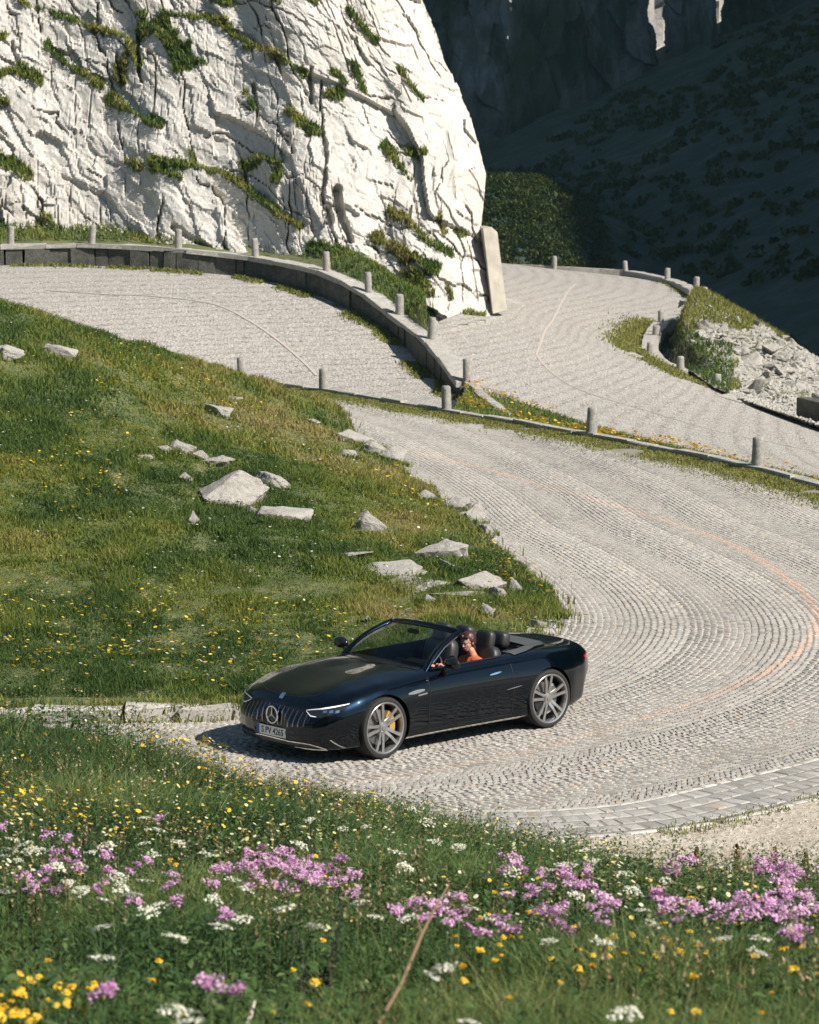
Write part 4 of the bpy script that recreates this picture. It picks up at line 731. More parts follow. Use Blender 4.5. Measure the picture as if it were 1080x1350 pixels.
# the tail and nose lean: rear face raked under, nose leaning back at the top
zz = V[..., 2]; nose = smoothstep(2.05, 2.29, V[..., 0]); V[..., 0] -= nose * (.10 * smoothstep(.42, .68, zz) + .03 * smoothstep(.32, .18, zz)); tail = smoothstep(-2.05, -2.38, V[..., 0]); V[..., 0] += tail * (.16 * smoothstep(.60, .30, zz))
M_ = 2 * NP - 2; F4 = gridfaces(NS, M_, wrap=True)[:, ::-1]
fi = np.repeat(np.arange(NS - 1), M_); fj = np.tile(np.arange(M_), NS - 1); jj = np.where(fj < NP - 1, fj, M_ - 1 - fj); left = fj < NP - 1; xm = (xs[fi] + xs[fi + 1]) / 2; yz = half[fi, np.minimum(jj, NP - 1)]
reg = np.zeros(len(F4), int); jr = np.argmin(np.abs(half[NS // 2, :60, 1] - .25) + (half[NS // 2, :60, 0] < .85)); d_ = (xm > -.72) & (xm < .63) & (jj >= jr) & (yz[:, 1] > .22); d_ &= yz[:, 0] > .6
reg[d_ & left] = 1; reg[d_ & ~left] = 2; jh = NP - 34; reg[(xm > .80) & (xm < 2.13) & (jj >= jh)] = 3; reg[(xm < -1.72) & (xm > -2.30) & (jj >= NP - 34)] = 4
cap0 = np.arange(M_)[None]; cap1 = ((NS - 1) * M_ + np.arange(M_))[::-1][None]
me_o = meshnp('body', V.reshape(-1, 3), [F4, cap0, cap1], [CARP] * 5, smooth=True, midx=np.concatenate([reg, [0, 0]]))
bm = bmesh.new(); bm.from_mesh(me_o.data); bmesh.ops.recalc_face_normals(bm, faces=bm.faces); bm.to_mesh(me_o.data); shell = BVHTree.FromBMesh(bm); bm.free()
def cutter(bmf):
    bm = bmesh.new(); bmf(bm); bmesh.ops.recalc_face_normals(bm, faces=bm.faces); me = bpy.data.meshes.new('c'); bm.to_mesh(me); bm.free(); o = bpy.data.objects.new('c', me); COL.objects.link(o); me.materials.append(CARP); return o
def prism(pts, ax, a, b):          # extrude a 2-D outline along axis ax from a to b
    def f(bm):
        mk = lambda p, q: {0: (q, p[0], p[1]), 1: (p[0], q, p[1]), 2: (p[0], p[1], q)}[ax]
        A = [bm.verts.new(mk(p, a)) for p in pts]; B = [bm.verts.new(mk(p, b)) for p in pts]; bm.faces.new(A); bm.faces.new(B[::-1])
        for k in range(len(pts)): bm.faces.new((A[k], B[k], B[(k + 1) % len(pts)], A[(k + 1) % len(pts)]))
    return f
cuts = []
for x in (1.35, -1.35):
    c_ = [(x + .392 * math.cos(k * math.pi / 32), .36 + .392 * math.sin(k * math.pi / 32)) for k in range(64)]
    for s in (1, -1): cuts.append(cutter(prism(c_, 1, s * .60, s * 1.3)))
hole = [(.66, 0), (.64, .3), (.58, .56), (.48, .70), (.2, .735), (-.5, .735), (-.85, .72), (-1.08, .66), (-1.2, .5), (-1.25, 0)]; hole = hole + [(x, -y) for x, y in hole[-2:0:-1]]
cuts.append(cutter(prism(hole, 2, .36, 1.6)))
for c_ in cuts:
    md = me_o.modifiers.new('b', 'BOOLEAN'); md.operation = 'DIFFERENCE'; md.solver = 'EXACT'; md.object = c_
dg = bpy.context.evaluated_depsgraph_get(); full = bpy.data.meshes.new_from_object(me_o.evaluated_get(dg))
for c_ in cuts: bpy.data.objects.remove(c_)
bpy.data.objects.remove(me_o)
def part(me, idx, name, parent, label=None):
    bm = bmesh.new(); bm.from_mesh(me); bmesh.ops.delete(bm, geom=[f for f in bm.faces if f.material_index != idx], context='FACES')
    for f in bm.faces: f.material_index = 0
    m2 = bpy.data.meshes.new(name); bm.to_mesh(m2); bm.free(); m2.polygons.foreach_set('use_smooth', np.ones(len(m2.polygons), bool)); m2.set_sharp_from_angle(angle=R(38)); return link(name, m2, CARP, parent)
body = part(full, 0, 'body', car); door_l = part(full, 1, 'door', car); door_r = part(full, 2, 'door', car); bonnet = part(full, 3, 'bonnet', car); lid = part(full, 4, 'boot_lid', car)
# dark liner inside: wheel wells and floor
bm = bmesh.new()
bmesh.ops.create_cube(bm, size=1, matrix=Matrix.Translation((0, 0, .27)) @ Matrix.Diagonal((3.9, 1.18, .16, 1))); bmobj('underbody', bm, BLK, car)
def wrap(o, d, off=.004):
    h = shell.ray_cast(Vector(o), Vector(d)); 
    if h[0] is None: h = shell.find_nearest(Vector(o) + Vector(d) * 1.0)
    n = h[1]; n = n if n.dot(Vector(d)) < 0 else -n; return h[0] + n * off
def skin(name, top, bot, n, m, org, d, m_, parent, off=.005, thick=.012):
    """patch lying on the body between two outlines, projected along d; org maps a 2-D point to a start point"""
    T = resample(np.array(top, float), n); B = resample(np.array(bot, float), n); V = []
    for k in range(m):
        f = k / (m - 1); V += [wrap(org(*(T[i] * (1 - f) + B[i] * f)), d, off) for i in range(n)]
    V = np.array([v[:] for v in V]); F = gridfaces(m, n); o = meshnp(name, V, [F], m_, parent, smooth=True); return o
def bodystrip(name, line, wd, org, d, m_, parent, off=.004, n=40, taper=False):
    L = resample(np.array(line, float), n); dd = np.gradient(L, axis=0); dd /= np.linalg.norm(dd, axis=1)[:, None]; nn = np.stack([-dd[:, 1], dd[:, 0]], 1); w_ = np.full(n, wd / 2)
    if taper: w_ = w_ * (.25 + .75 * np.sin(np.linspace(.15, 2.9, n)))
    return skin(name, L + nn * w_[:, None], L - nn * w_[:, None], n, 3, org, d, m_, parent, off)
SIDE = lambda s: (lambda x, z: (x, s * 1.6, z)); SD = lambda s: (0, -s, 0); TOPO = lambda x, y: (x, y, 2.0); TD = (0, 0, -1); FRO = lambda y, z: (3.2, y, z); FD = (-1, 0, 0)
# shut lines (thin dark gaps)
for s, dr in ((1, door_l), (-1, door_r)):
    bodystrip('shut_line', [(.63, .24), (.645, .5), (.63, .80), (.62, .86)], .007, SIDE(s), SD(s), BLK, dr, .003); bodystrip('shut_line', [(-.72, .25), (-.735, .55), (-.72, .86)], .007, SIDE(s), SD(s), BLK, dr, .003); bodystrip('shut_line', [(.63, .245), (-.72, .25)], .007, SIDE(s), SD(s), BLK, dr, .003)
    bodystrip('handle', [(-.34, .768), (-.53, .785)], .020, SIDE(s), SD(s), CHR, dr, .020, 14, True)
    o = bodystrip('sill_trim', [(1.0, .182), (-.95, .182)], .046, SIDE(s), SD(s), CHR, body, .006, 60)
    bodystrip('fender_vent', [(.99, .712), (.85, .722), (.72, .728)], .040, SIDE(s), SD(s), RIMM, body, .008, 24, True); bodystrip('badge', [(.83, .675), (.68, .685)], .016, SIDE(s), SD(s), RIMM, body, .006, 10)
    bodystrip('body_crease', [(-.62, .56), (-.86, .585)], .010, SIDE(s), SD(s), CHR, body, .004, 10, True)
bodystrip('shut_line', [(.80, -.56), (1.4, -.57), (2.0, -.50), (2.08, -.3), (2.10, 0), (2.08, .3), (2.0, .50), (1.4, .57), (.80, .56)], .007, TOPO, TD, BLK, bonnet, .003, 120)
bodystrip('shut_line', [(-2.30, -.5), (-1.75, -.58), (-1.72, 0), (-1.75, .58), (-2.30, .5)], .007, TOPO, TD, BLK, lid, .003, 90)
skin('bonnet_badge', [(2.13, -.035), (2.13, .035)], [(2.07, -.035), (2.07, .035)], 6, 4, TOPO, TD, CHR, bonnet, .006)
bodystrip('cowl', [(.60, -.70), (.70, -.5), (.76, -.25), (.78, 0), (.76, .25), (.70, .5), (.60, .70)], .10, TOPO, TD, GBLK, body, .004, 40)
# --- front: grille with upright bars, emblem, plate, intakes
gt = [(-.60, .50), (-.57, .585), (-.45, .615), (0, .625), (.45, .615), (.57, .585), (.60, .50)]; gb = [(-.60, .50), (-.55, .43), (-.43, .395), (0, .375), (.43, .395), (.55, .43), (.60, .50)]
gr_ = skin('grille', gt, gb, 40, 12, FRO, FD, GBLK, car, .004)
for k in range(-7, 8):
    if k == 0: continue
    y = k * .075 + (.02 if k > 0 else -.02); e = (y / .6) ** 2; bodystrip('grille_bar', [(y, .608 - .05 * e), (y * 1.0, .40 + .05 * e)], .011, FRO, FD, GBAR, gr_, .022, 12)
# three-pointed star in a ring
bm = bmesh.new(); c0 = wrap(FRO(0, .50), FD, .035)
def bar(bm, a, b, r, r2=None, n=6):
    a, b = Vector(a), Vector(b); d = (b - a); z = d.normalized(); x = z.orthogonal().normalized(); y = z.cross(x); r2 = r if r2 is None else r2
    A = [bm.verts.new(a + (x * math.cos(6.2832 * k / n) + y * math.sin(6.2832 * k / n)) * r) for k in range(n)]; B = [bm.verts.new(b + (x * math.cos(6.2832 * k / n) + y * math.sin(6.2832 * k / n)) * r2) for k in range(n)]
    for k in range(n): bm.faces.new((A[k], A[(k + 1) % n], B[(k + 1) % n], B[k]))
    bm.faces.new(A[::-1]); bm.faces.new(B)
RS = .098
def ring(bm, c, r, t, ax, n=40, q=6):
    rows = []
    for k in range(n):
        a = 6.2832 * k / n; u_ = {0: Vector((0, math.cos(a), math.sin(a))), 1: Vector((math.cos(a), 0, math.sin(a)))}[ax]; w_ = {0: Vector((1, 0, 0)), 1: Vector((0, 1, 0))}[ax]
        rows.append([bm.verts.new(c + u_ * (r + t * math.cos(6.2832 * j / q)) + w_ * t * math.sin(6.2832 * j / q)) for j in range(q)])
    for k in range(n):
        for j in range(q): bm.faces.new((rows[k][j], rows[k][(j + 1) % q], rows[(k + 1) % n][(j + 1) % q], rows[(k + 1) % n][j]))
ring(bm, c0, RS, .010, 0)
for k in range(3): a = math.pi / 2 + k * 2.0944; bar(bm, c0, c0 + Vector((0, math.cos(a), math.sin(a))) * RS, .017, .006)
bmobj('emblem', bm, CHR, gr_, smooth=True, sharp=40)
bm = bmesh.new(); bmesh.ops.create_cone(bm, cap_ends=True, segments=32, radius1=RS, radius2=RS, depth=.01, matrix=Matrix.Translation(c0 - Vector((.012, 0, 0))) @ Matrix.Rotation(math.pi / 2, 4, 'Y')); bmobj('emblem_disc', bm, GBLK, gr_)
# number plate
px_ = wrap(FRO(0, .315), FD, .0)[0] + .022; pl = bmesh.new(); bmesh.ops.create_cube(pl, size=1, matrix=Matrix.Translation((px_, 0, .315)) @ Matrix.Diagonal((.012, .52, .112, 1))); plate = bmobj('number_plate', pl, PLW, car)
pl = bmesh.new(); bmesh.ops.create_cube(pl, size=1, matrix=Matrix.Translation((px_ + .002, -.238, .315)) @ Matrix.Diagonal((.012, .042, .108, 1))); bmobj('plate_band', pl, PLB, plate)
def text(s, size, loc, rot, m_, parent, ext=.001, name='lettering', sx=1.0):
    cu = bpy.data.curves.new(name, 'FONT'); cu.body = s; cu.size = size; cu.align_x = 'CENTER'; cu.align_y = 'CENTER'; cu.extrude = ext; cu.offset = .0012
    t = bpy.data.objects.new('t', cu); COL.objects.link(t); me = bpy.data.meshes.new_from_object(t.evaluated_get(bpy.context.evaluated_depsgraph_get())); bpy.data.objects.remove(t)
    o = link(name, me, m_, parent); o.location = loc; o.rotation_euler = rot; o.scale = (sx, 1, 1); return o
text('S PV 4265', .105, (px_ + .0075, .02, .313), (math.pi / 2, 0, math.pi / 2), PLK, plate, .001, 'lettering', .92)
for y, c_ in ((-.168 + .0, DISC),): pass
# lower intake with bright blade line
li = skin('lower_intake', [(-.70, .27), (-.4, .262), (0, .255), (.4, .262), (.70, .27)], [(-.74, .185), (-.4, .19), (0, .19), (.4, .19), (.74, .185)], 40, 6, FRO, FD, BLK, car, .003)
bodystrip('blade', [(-.70, .255), (-.5, .245), (0, .238), (.5, .245), (.62, .238), (.76, .195)], .012, FRO, FD, CHR, li, .014, 60); bodystrip('blade', [(-.66, .186), (0, .18), (.76, .186)], .010, FRO, FD, CHR, li, .014, 60)
for s in (1, -1): bodystrip('blade', [(s * .80, .30), (s * .86, .20)], .010, FRO, FD, CHR, li, .012, 10)
# head lamps
hd = Vector((-.72, -.69, 0)); hs = Vector((-.69, .72, 0))
for s in (1, -1):
    q = Vector((hd.x, s * hd.y, 0)); sv = Vector((hs.x, s * hs.y, 0)); c_ = Vector((2.05, s * .62, 0)) - q * 1.2; org = lambda a, z, sv=sv, c_=c_: tuple(c_ + sv * a + Vector((0, 0, z)))
    topl = [(-.17, .612), (-.02, .645), (.15, .672), (.36, .705)]; botl = [(-.17, .608), (-.11, .545), (.02, .548), (.2, .605), (.36, .700)]
    hl = skin('headlight', topl, botl, 26, 12, org, q, LAMPG, car, .006); bodystrip('lamp_strip', [(-.165, .607), (-.02, .637), (.15, .664), (.33, .694)], .014, org, q, DRL, hl, .012, 24, True); bodystrip('lamp_strip', [(-.165, .600), (-.11, .556), (-.04, .552)], .012, org, q, DRL, hl, .012, 14, True)
    for a in (.06, .13, .20): skin('lamp_lens', [(a - .022, .628), (a + .022, .636)], [(a - .022, .60), (a + .022, .61)], 5, 4, org, q, CHR, hl, .010)
    tq = Vector((.70, -s * .71, 0)); tv_ = Vector((.71, s * .70, 0)); tc = Vector((-2.22, s * .70, 0)) - tq * 1.2; tor = lambda a, z, tv_=tv_, tc=tc: tuple(tc + tv_ * a + Vector((0, 0, z)))
    tl = skin('tail_lamp', [(-.24, .80), (-.05, .815), (.17, .79)], [(-.24, .735), (-.05, .725), (.17, .765)], 20, 8, tor, tq, REDL, car, .006)
bodystrip('diffuser', [(-.7, .42), (.7, .42)], .12, lambda y, z: (-3.2, y, z), (1, 0, 0), BLK, body, .006, 30)
for s in (1, -1): bodystrip('exhaust', [(s * .42, .36), (s * .62, .36)], .07, lambda y, z: (-3.2, y, z), (1, 0, 0), CHR, body, .012, 12)
# --- windscreen: frame, glass
yy = np.linspace(-1, 1, 25); lowp = np.stack([.74 - .22 * yy ** 2, .735 * yy, .958 - .035 * yy ** 2], 1); topp = np.stack([-.055 - .085 * yy ** 2, .595 * yy, 1.318 - .045 * yy ** 2], 1)
gv = []; 
for k in range(9):
    f = k / 8; gv.append(lowp * (1 - f) + topp * f + np.array([.05 * math.sin(math.pi * f), 0, .035 * math.sin(math.pi * f)]))
gv = np.array(gv); wsn = meshnp('windscreen', gv.reshape(-1, 3), [gridfaces(9, 25)[:, ::-1]], GLASS, car, smooth=True)
def sweep(path, a, b, m_, name, parent, upv=(0, 0, 1)):     # flattened oval section along a path
    p = [Vector(q) for q in path]; bm = bmesh.new(); rows = []; n = 10
    for i, q in enumerate(p):
        d = (p[min(i + 1, len(p) - 1)] - p[max(i - 1, 0)]).normalized(); x = d.cross(Vector(upv)).normalized(); y = x.cross(d)
        aa = a[i] if isinstance(a, (list, np.ndarray)) else a; rows.append([bm.verts.new(q + x * math.cos(6.2832 * k / n) * aa + y * math.sin(6.2832 * k / n) * b) for k in range(n)])
    for i in range(len(p) - 1):
        for k in range(n): bm.faces.new((rows[i][k], rows[i][(k + 1) % n], rows[i + 1][(k + 1) % n], rows[i + 1][k]))
    bm.faces.new(rows[0][::-1]); bm.faces.new(rows[-1]); return bmobj(name, bm, m_, parent, smooth=True, sharp=60)
fpath = [tuple(gv[k, 0]) for k in range(9)]; fpath2 = [tuple(gv[k, -1]) for k in range(9)]
sweep([tuple(np.array(fpath[0]) + [.06, -.01, -.06])] + fpath + [tuple(t) for t in topp[1:-1]] + fpath2[::-1] + [tuple(np.array(fpath2[0]) + [.06, .01, -.06])], .043, .030, CARP, 'windscreen_frame', car, (.55, 0, .8))
sweep([tuple(t + np.array([-.055, 0, -.002])) for t in topp[2:-2]], .07, .022, CARP, 'header_rail', car)
for s in (1, -1):      # bright quarter-light edge behind the pillar
    k = -1 if s > 0 else 0; sweep([tuple(gv[1, k] + np.array([-.06, 0, .0])), tuple(gv[4, k] + np.array([-.075, 0, -.005])), tuple(gv[7, k] + np.array([-.06, 0, -.015]))], .010, .008, CHR, 'pillar_trim', wsn)
# --- door mirrors
for s, dr in ((1, door_l), (-1, door_r)):
    bm = bmesh.new(); bmesh.ops.create_uvsphere(bm, u_segments=20, v_segments=12, radius=1)
    for v in bm.verts:
        x, y, z = v.co; v.co = (x * .085 * (1 if x > 0 else .35) + .33 , y * .125 + s * 1.0, z * .072 * (1 + .1 * y * s) + 1.005)
    mi = bmobj('mirror', bm, GBLK, dr, smooth=True)
    bm = bmesh.new(); bar(bm, (.36, s * .86, .88), (.35, s * .93, .975), .035, .028, 8); bmobj('mirror_foot', bm, BLK, mi, smooth=True)
# --- wheels
def lathe(prof, m_, name, parent, n=56, sharp=35):      # profile (radius, y)
    bm = bmesh.new(); rows = [[bm.verts.new((r * math.cos(6.2832 * k / n), y, r * math.sin(6.2832 * k / n))) for k in range(n)] for r, y in prof]
    for a, b in zip(rows[:-1], rows[1:]):
        for k in range(n): bm.faces.new((a[k], a[(k + 1) % n], b[(k + 1) % n], b[k]))
    bmesh.ops.recalc_face_normals(bm, faces=bm.faces); return bmobj(name, bm, m_, parent, smooth=True, sharp=sharp)
def wheel(front):
    w_ = empty('wheel'); w_.parent = car
    lathe([(.292, -.12), (.31, -.133), (.345, -.125), (.358, -.10), (.36, -.04), (.36, .04), (.358, .10), (.348, .122), (.325, .131), (.305, .127), (.296, .118)], RUB, 'tyre', w_)
    lathe([(.295, -.10), (.28, -.06), (.272, .06), (.274, .100), (.280, .112), (.284, .124), (.300, .129), (.306, .124)], RIMM, 'rim', w_); lathe([(.270, .05), (.270, -.10), (.02, -.10)], RIMD, 'barrel', w_)
    bm = bmesh.new()
    for k in range(5):
        for o in (-1, 1):
            a = 6.2832 * k / 5 + math.pi / 2; e = a + o * .19; i_ = a + o * .36
            p0 = Vector((math.cos(i_) * .055, .085, math.sin(i_) * .055)); p1 = Vector((math.cos(a + o * .20) * .16, .108, math.sin(a + o * .20) * .16)); p2 = Vector((math.cos(e) * .290, .120, math.sin(e) * .290))
            for q0, q1, r0, r1 in ((p0, p1, .021, .0165), (p1, p2, .0165, .019)):
                d = (q1 - q0).normalized(); t = Vector((0, 1, 0)).cross(d).normalized(); A = []; B = []
                for (f, g) in ((-1, 0), (1, 0), (.8, -.03), (-.8, -.03)): A.append(bm.verts.new(q0 + t * f * r0 + Vector((0, g, 0)))); B.append(bm.verts.new(q1 + t * f * r1 + Vector((0, g, 0))))
                for j in range(4): bm.faces.new((A[j], A[(j + 1) % 4], B[(j + 1) % 4], B[j]))
                bm.faces.new(A); bm.faces.new(B[::-1])
    bmesh.ops.recalc_face_normals(bm, faces=bm.faces); bmobj('spokes', bm, RIMM, w_)
    lathe([(.062, .06), (.064, .09), (.055, .102), (.034, .104), (.032, .112), (.001, .114)], RIMM, 'hub', w_, 30)
    lathe([(.21, .015), (.21, .03), (.09, .03), (.08, .045), (.02, .045)], DISC, 'brake_disc', w_)
    bm = bmesh.new(); n = 12; a0, a1 = (math.radians(-42), math.radians(42)) if not front else (math.radians(138), math.radians(222)); A = []
    for k in range(n + 1):
        a = a0 + (a1 - a0) * k / n; A.append([bm.verts.new((math.cos(a) * r, y, math.sin(a) * r)) for r, y in ((.125, .0), (.125, .068), (.212, .068), (.212, 0))])
    for u_, v_ in zip(A[:-1], A[1:]):
        for j in range(4): bm.faces.new((u_[j], u_[(j + 1) % 4], v_[(j + 1) % 4], v_[j]))
    bm.faces.new(A[0]); bm.faces.new(A[-1][::-1]); bmesh.ops.recalc_face_normals(bm, faces=bm.faces); bmobj('brake_caliper', bm, CALM if front else RIMD, w_); return w_
for x in (1.35, -1.35):
    for s in (1, -1):
        w_ = wheel(x > 0); w_.location = (x, s * .815, .36); w_.rotation_euler = (0, random.uniform(0, .3) if x < 0 else .32, (0 if s > 0 else math.pi) + (R(3) if x > 0 else 0))
# --- inside
def rbox(name, c, sz, m_, parent, rot=(0, 0, 0), bev=.03, seg=3):
    bm = bmesh.new(); bmesh.ops.create_cube(bm, size=1, matrix=Matrix.Diagonal((*sz, 1))); bmesh.ops.bevel(bm, geom=bm.edges[:], offset=min(bev, min(sz) * .45), segments=seg, affect='EDGES'); o = bmobj(name, bm, m_, parent, smooth=True, sharp=50); o.location = c; o.rotation_euler = rot; return o
def pillow(name, c, sz, m_, parent, rot=(0, 0, 0), e=.55):
    bm = bmesh.new(); bmesh.ops.create_uvsphere(bm, u_segments=24, v_segments=16, radius=1); f = lambda q: math.copysign(abs(q) ** e, q)
    for v in bm.verts: v.co = (f(v.co.x) * sz[0] / 2, f(v.co.y) * sz[1] / 2, f(v.co.z) * sz[2] / 2)
    o = bmobj(name, bm, m_, parent, smooth=True); o.location = c; o.rotation_euler = rot; return o
for s in (1, -1):
    st = empty('seat'); st.parent = car; st.location = (-.42, s * .38, .30)
    rbox('seat_cushion', (.08, 0, .10), (.52, .48, .16), LEA, st, (0, -.12, 0), .06); pillow('backrest', (-.30, 0, .40), (.18, .52, .66), LEA, st, (0, -.24, 0), .45); pillow('headrest', (-.365, 0, .785), (.13, .28, .24), LEA, st, (0, -.22, 0))
    pillow('rear_headrest', (-1.10, s * .31, 1.045), (.16, .27, .20), LEA, car, (0, -.2, 0))
    rbox('door_panel', (.0, s * .755, .70), (1.3, .035, .42), SUNLEA if s < 0 else LEA, car, (0, 0, 0), .015)  # passenger side is paler leather, its sunlight put into the colour
rbox('rear_bench', (-1.10, 0, .70), (.16, 1.2, .50), LEA, car, (0, -.2, 0), .06)
rbox('dashboard', (.50, 0, .80), (.38, 1.38, .22), LEA, car, (0, .1, 0), .07); rbox('instrument_hood', (.36, .38, .93), (.2, .40, .07), LEA, car, (0, .1, 0), .03); rbox('centre_screen', (.30, 0, .80), (.02, .24, .30), GBLK, car, (0, -.6, 0), .01); rbox('centre_console', (-.1, 0, .52), (.9, .22, .28), LEA, car, (0, 0, 0), .05)
bm = bmesh.new(); ring(bm, Vector((0, 0, 0)), .175, .014, 0, 36, 8)
for a in (0, math.pi, -math.pi / 2): bar(bm, (0, 0, 0), (0, math.cos(a) * .17, math.sin(a) * .17), .02, .014)
sw = bmobj('steering_wheel', bm, LEA, car, smooth=True, sharp=50); sw.location = (.12, .38, .845); sw.rotation_euler = (0, -.42, 0)
rbox('rear_view_mirror', (.05, 0, 1.235), (.03, .2, .06), GBLK, car, (0, -.2, 0), .012)
# soft top cover on the rear deck and the rim round the cockpit
skin('soft_top_cover', [(-1.26, -.60), (-1.26, .60)], [(-1.66, -.50), (-1.70, 0), (-1.66, .50)], 30, 10, TOPO, TD, SOFT, car, .014)
for s in (1, -1): bodystrip('cover_side', [(-.86, s * .735), (-1.1, s * .70), (-1.3, s * .63), (-1.62, s * .52)], .12, TOPO, TD, SOFT, car, .010, 30)
bodystrip('deck_trim', [(-1.30, -.69), (-1.60, -.58), (-1.73, -.4), (-1.755, 0), (-1.73, .4), (-1.60, .58), (-1.30, .69)], .018, TOPO, TD, GBLK, car, .014, 60)
for s, dr in ((1, door_l), (-1, door_r)): bodystrip('belt_trim', [(.46, s * .755), (0, s * .765), (-.5, s * .765), (-.72, s * .762)], .022, TOPO, TD, BLK, dr, .006, 50)
CARYAW = R(222.27); car.location = (.085, 33.478, .004); car.rotation_euler = (0, 0, CARYAW)
# ================================================================== DRIVER
SKIN = Mat('skin', (.42, .21, .14), .5, Subsurface_Weight=.05).m; ORANGE = Mat('orange_top', (.45, .10, .03), .85).m; HAIR = Mat('dark_red_hair', (.045, .014, .012), .45).m; DENIM = Mat('dark_trousers', (.03, .035, .05), .8).m
hum = empty('person', (0, 0, 0)); 
def blob(bm, a, b, r0, r1):
    a, b = Vector(a), Vector(b); n = max(2, int((b - a).length / .012))
    for k in range(n + 1):
        f = k / n; bmesh.ops.create_icosphere(bm, subdivisions=2, radius=r0 + (r1 - r0) * f, matrix=Matrix.Translation(a.lerp(b, f)))
bm = bmesh.new(); sy = .38
def chain(pts):
    for (a, ra), (b, rb) in zip(pts[:-1], pts[1:]): blob(bm, a, b, ra, rb)
chain([((-.50, sy, .50), .135), ((-.56, sy, .66), .115), ((-.58, sy, .80), .115), ((-.575, sy, .90), .06), ((-.54, sy, .98), .05)])
for s in (1, -1):
    chain([((-.57, sy + s * .06, .84), .08), ((-.57, sy + s * .165, .835), .058), ((-.42, sy + s * .215, .64), .045), ((-.40, sy + s * .215, .63), .042), ((-.10, sy + s * .17, .80), .032), ((.06, sy + s * .165, .865), .026)])
    w0 = Vector((.075, sy + s * .165, .87)); blob(bm, w0, w0 + Vector((.035, -s * .0, .03)), .026, .024)
    for k in range(4): f0 = w0 + Vector((.045, s * (.03 - .019 * k), .035)); f1 = f0 + Vector((.04, -s * .004, .01 - .004 * k)); f2 = f1 + Vector((.008, -s * .004, -.035)); f3 = f2 + Vector((-.03, 0, -.014)); [blob(bm, a_, b_, .0095, .0088) for a_, b_ in ((f0, f1), (f1, f2), (f2, f3))]
    t0 = w0 + Vector((.02, -s * .025, .02)); blob(bm, t0, t0 + Vector((.025, -s * .025, .02)), .011, .010); blob(bm, t0 + Vector((.025, -s * .025, .02)), t0 + Vector((.05, -s * .03, .005)), .010, .009)
    chain([((-.46, sy + s * .09, .47), .095), ((-.02, sy + s * .12, .55), .066), ((.0, sy + s * .12, .545), .06), ((.34, sy + s * .10, .40), .045)]); blob(bm, (.36, sy + s * .10, .38), (.48, sy + s * .10, .43), .04, .035)
# head, turned a little towards the viewer and looking down the road
hc = Vector((-.49, sy, 1.085)); hr = Matrix.Rotation(R(12), 3, 'Z') @ Matrix.Rotation(R(14), 3, 'Y')
def hb_(p, r, sc=(1, 1, 1)): bmesh.ops.create_icosphere(bm, subdivisions=3, radius=r, matrix=Matrix.Translation(hc + hr @ Vector(p)) @ hr.to_4x4() @ Matrix.Diagonal((*sc, 1)))
hb_((-.01, 0, .03), .088, (1.08, .84, .95)); hb_((.025, 0, -.02), .066, (1, .88, 1.1)); hb_((.052, 0, -.075), .030, (1, 1.15, .8)); hb_((.045, 0, -.05), .045, (.9, 1, .9)); hb_((.09, 0, .0), .012, (1, .8, 1.2)); hb_((.102, 0, -.018), .013, (1.1, 1, .8)); hb_((.086, 0, -.048), .012, (.8, 1.9, .6)); hb_((.085, 0, -.058), .011, (.8, 1.6, .6)); hb_((.078, 0, .028), .018, (.7, 2.6, .5))
for s in (1, -1): hb_((-.005, s * .076, -.005), .02, (.9, .35, 1.5)); hb_((.055, s * .04, -.018), .022, (.7, .8, .8))
rawme = bpy.data.meshes.new('body'); bm.to_mesh(rawme); bm.free(); ro = bpy.data.objects.new('r', rawme); COL.objects.link(ro)
md = ro.modifiers.new('r', 'REMESH'); md.mode = 'VOXEL'; md.voxel_size = .0065; ms = ro.modifiers.new('s', 'SMOOTH'); ms.iterations = 4; ms.factor = .5
bme = bpy.data.meshes.new_from_object(ro.evaluated_get(bpy.context.evaluated_depsgraph_get())); bpy.data.objects.remove(ro)
bme.materials.clear(); [bme.materials.append(m_) for m_ in (SKIN, ORANGE, DENIM)]
for p_ in bme.polygons:
    c_ = p_.center; p_.use_smooth = True; ar = abs(c_.y - sy)
    p_.material_index = 2 if (c_.z < .60 and ar < .26 and (c_.x > -.36 or c_.z < .52) and not (ar > .165 and c_.z > .575)) else 1 if (c_.z < .925 and c_.x < -.47 and ar < .225) else 0
pb = bpy.data.objects.new('body', bme); COL.objects.link(pb); pb.parent = hum
bm = bmesh.new(); hb_((-.028, 0, .046), .097, (1.02, .88, .92)); hb_((-.06, 0, .0), .078, (.8, .95, 1.1)); hb_((-.105, 0, .03), .05, (1, 1, 1.1)); hb_((-.11, 0, -.045), .036, (.9, .9, 1.5)); hb_((-.10, .01, -.11), .026, (.9, .9, 1.6)); hb_((.035, .03, .085), .035, (1.2, 1, .7)); hb_((.03, -.03, .085), .035, (1.2, 1, .7))
for s in (1, -1): hb_((-.02, s * .066, .03), .045, (1, .5, 1.1))
for v in bm.verts: v.co += Vector((0, 0, 0)) + v.normal * .006 * math.sin(v.co.z * 260 + v.co.x * 190)
hairo = bmobj('hair', bm, HAIR, hum, smooth=True)
for s in (1, -1):
    bm = bmesh.new(); hb_((.079, s * .030, .012), .0095); bmobj('eye', bm, Mat('eye', (.06, .04, .03), .2).m, hum, smooth=True)
hum.location = car.location; hum.rotation_euler = (0, 0, CARYAW); tag(hum, 'driver with dark tied back hair in an orange top holding the steering wheel', 'person')
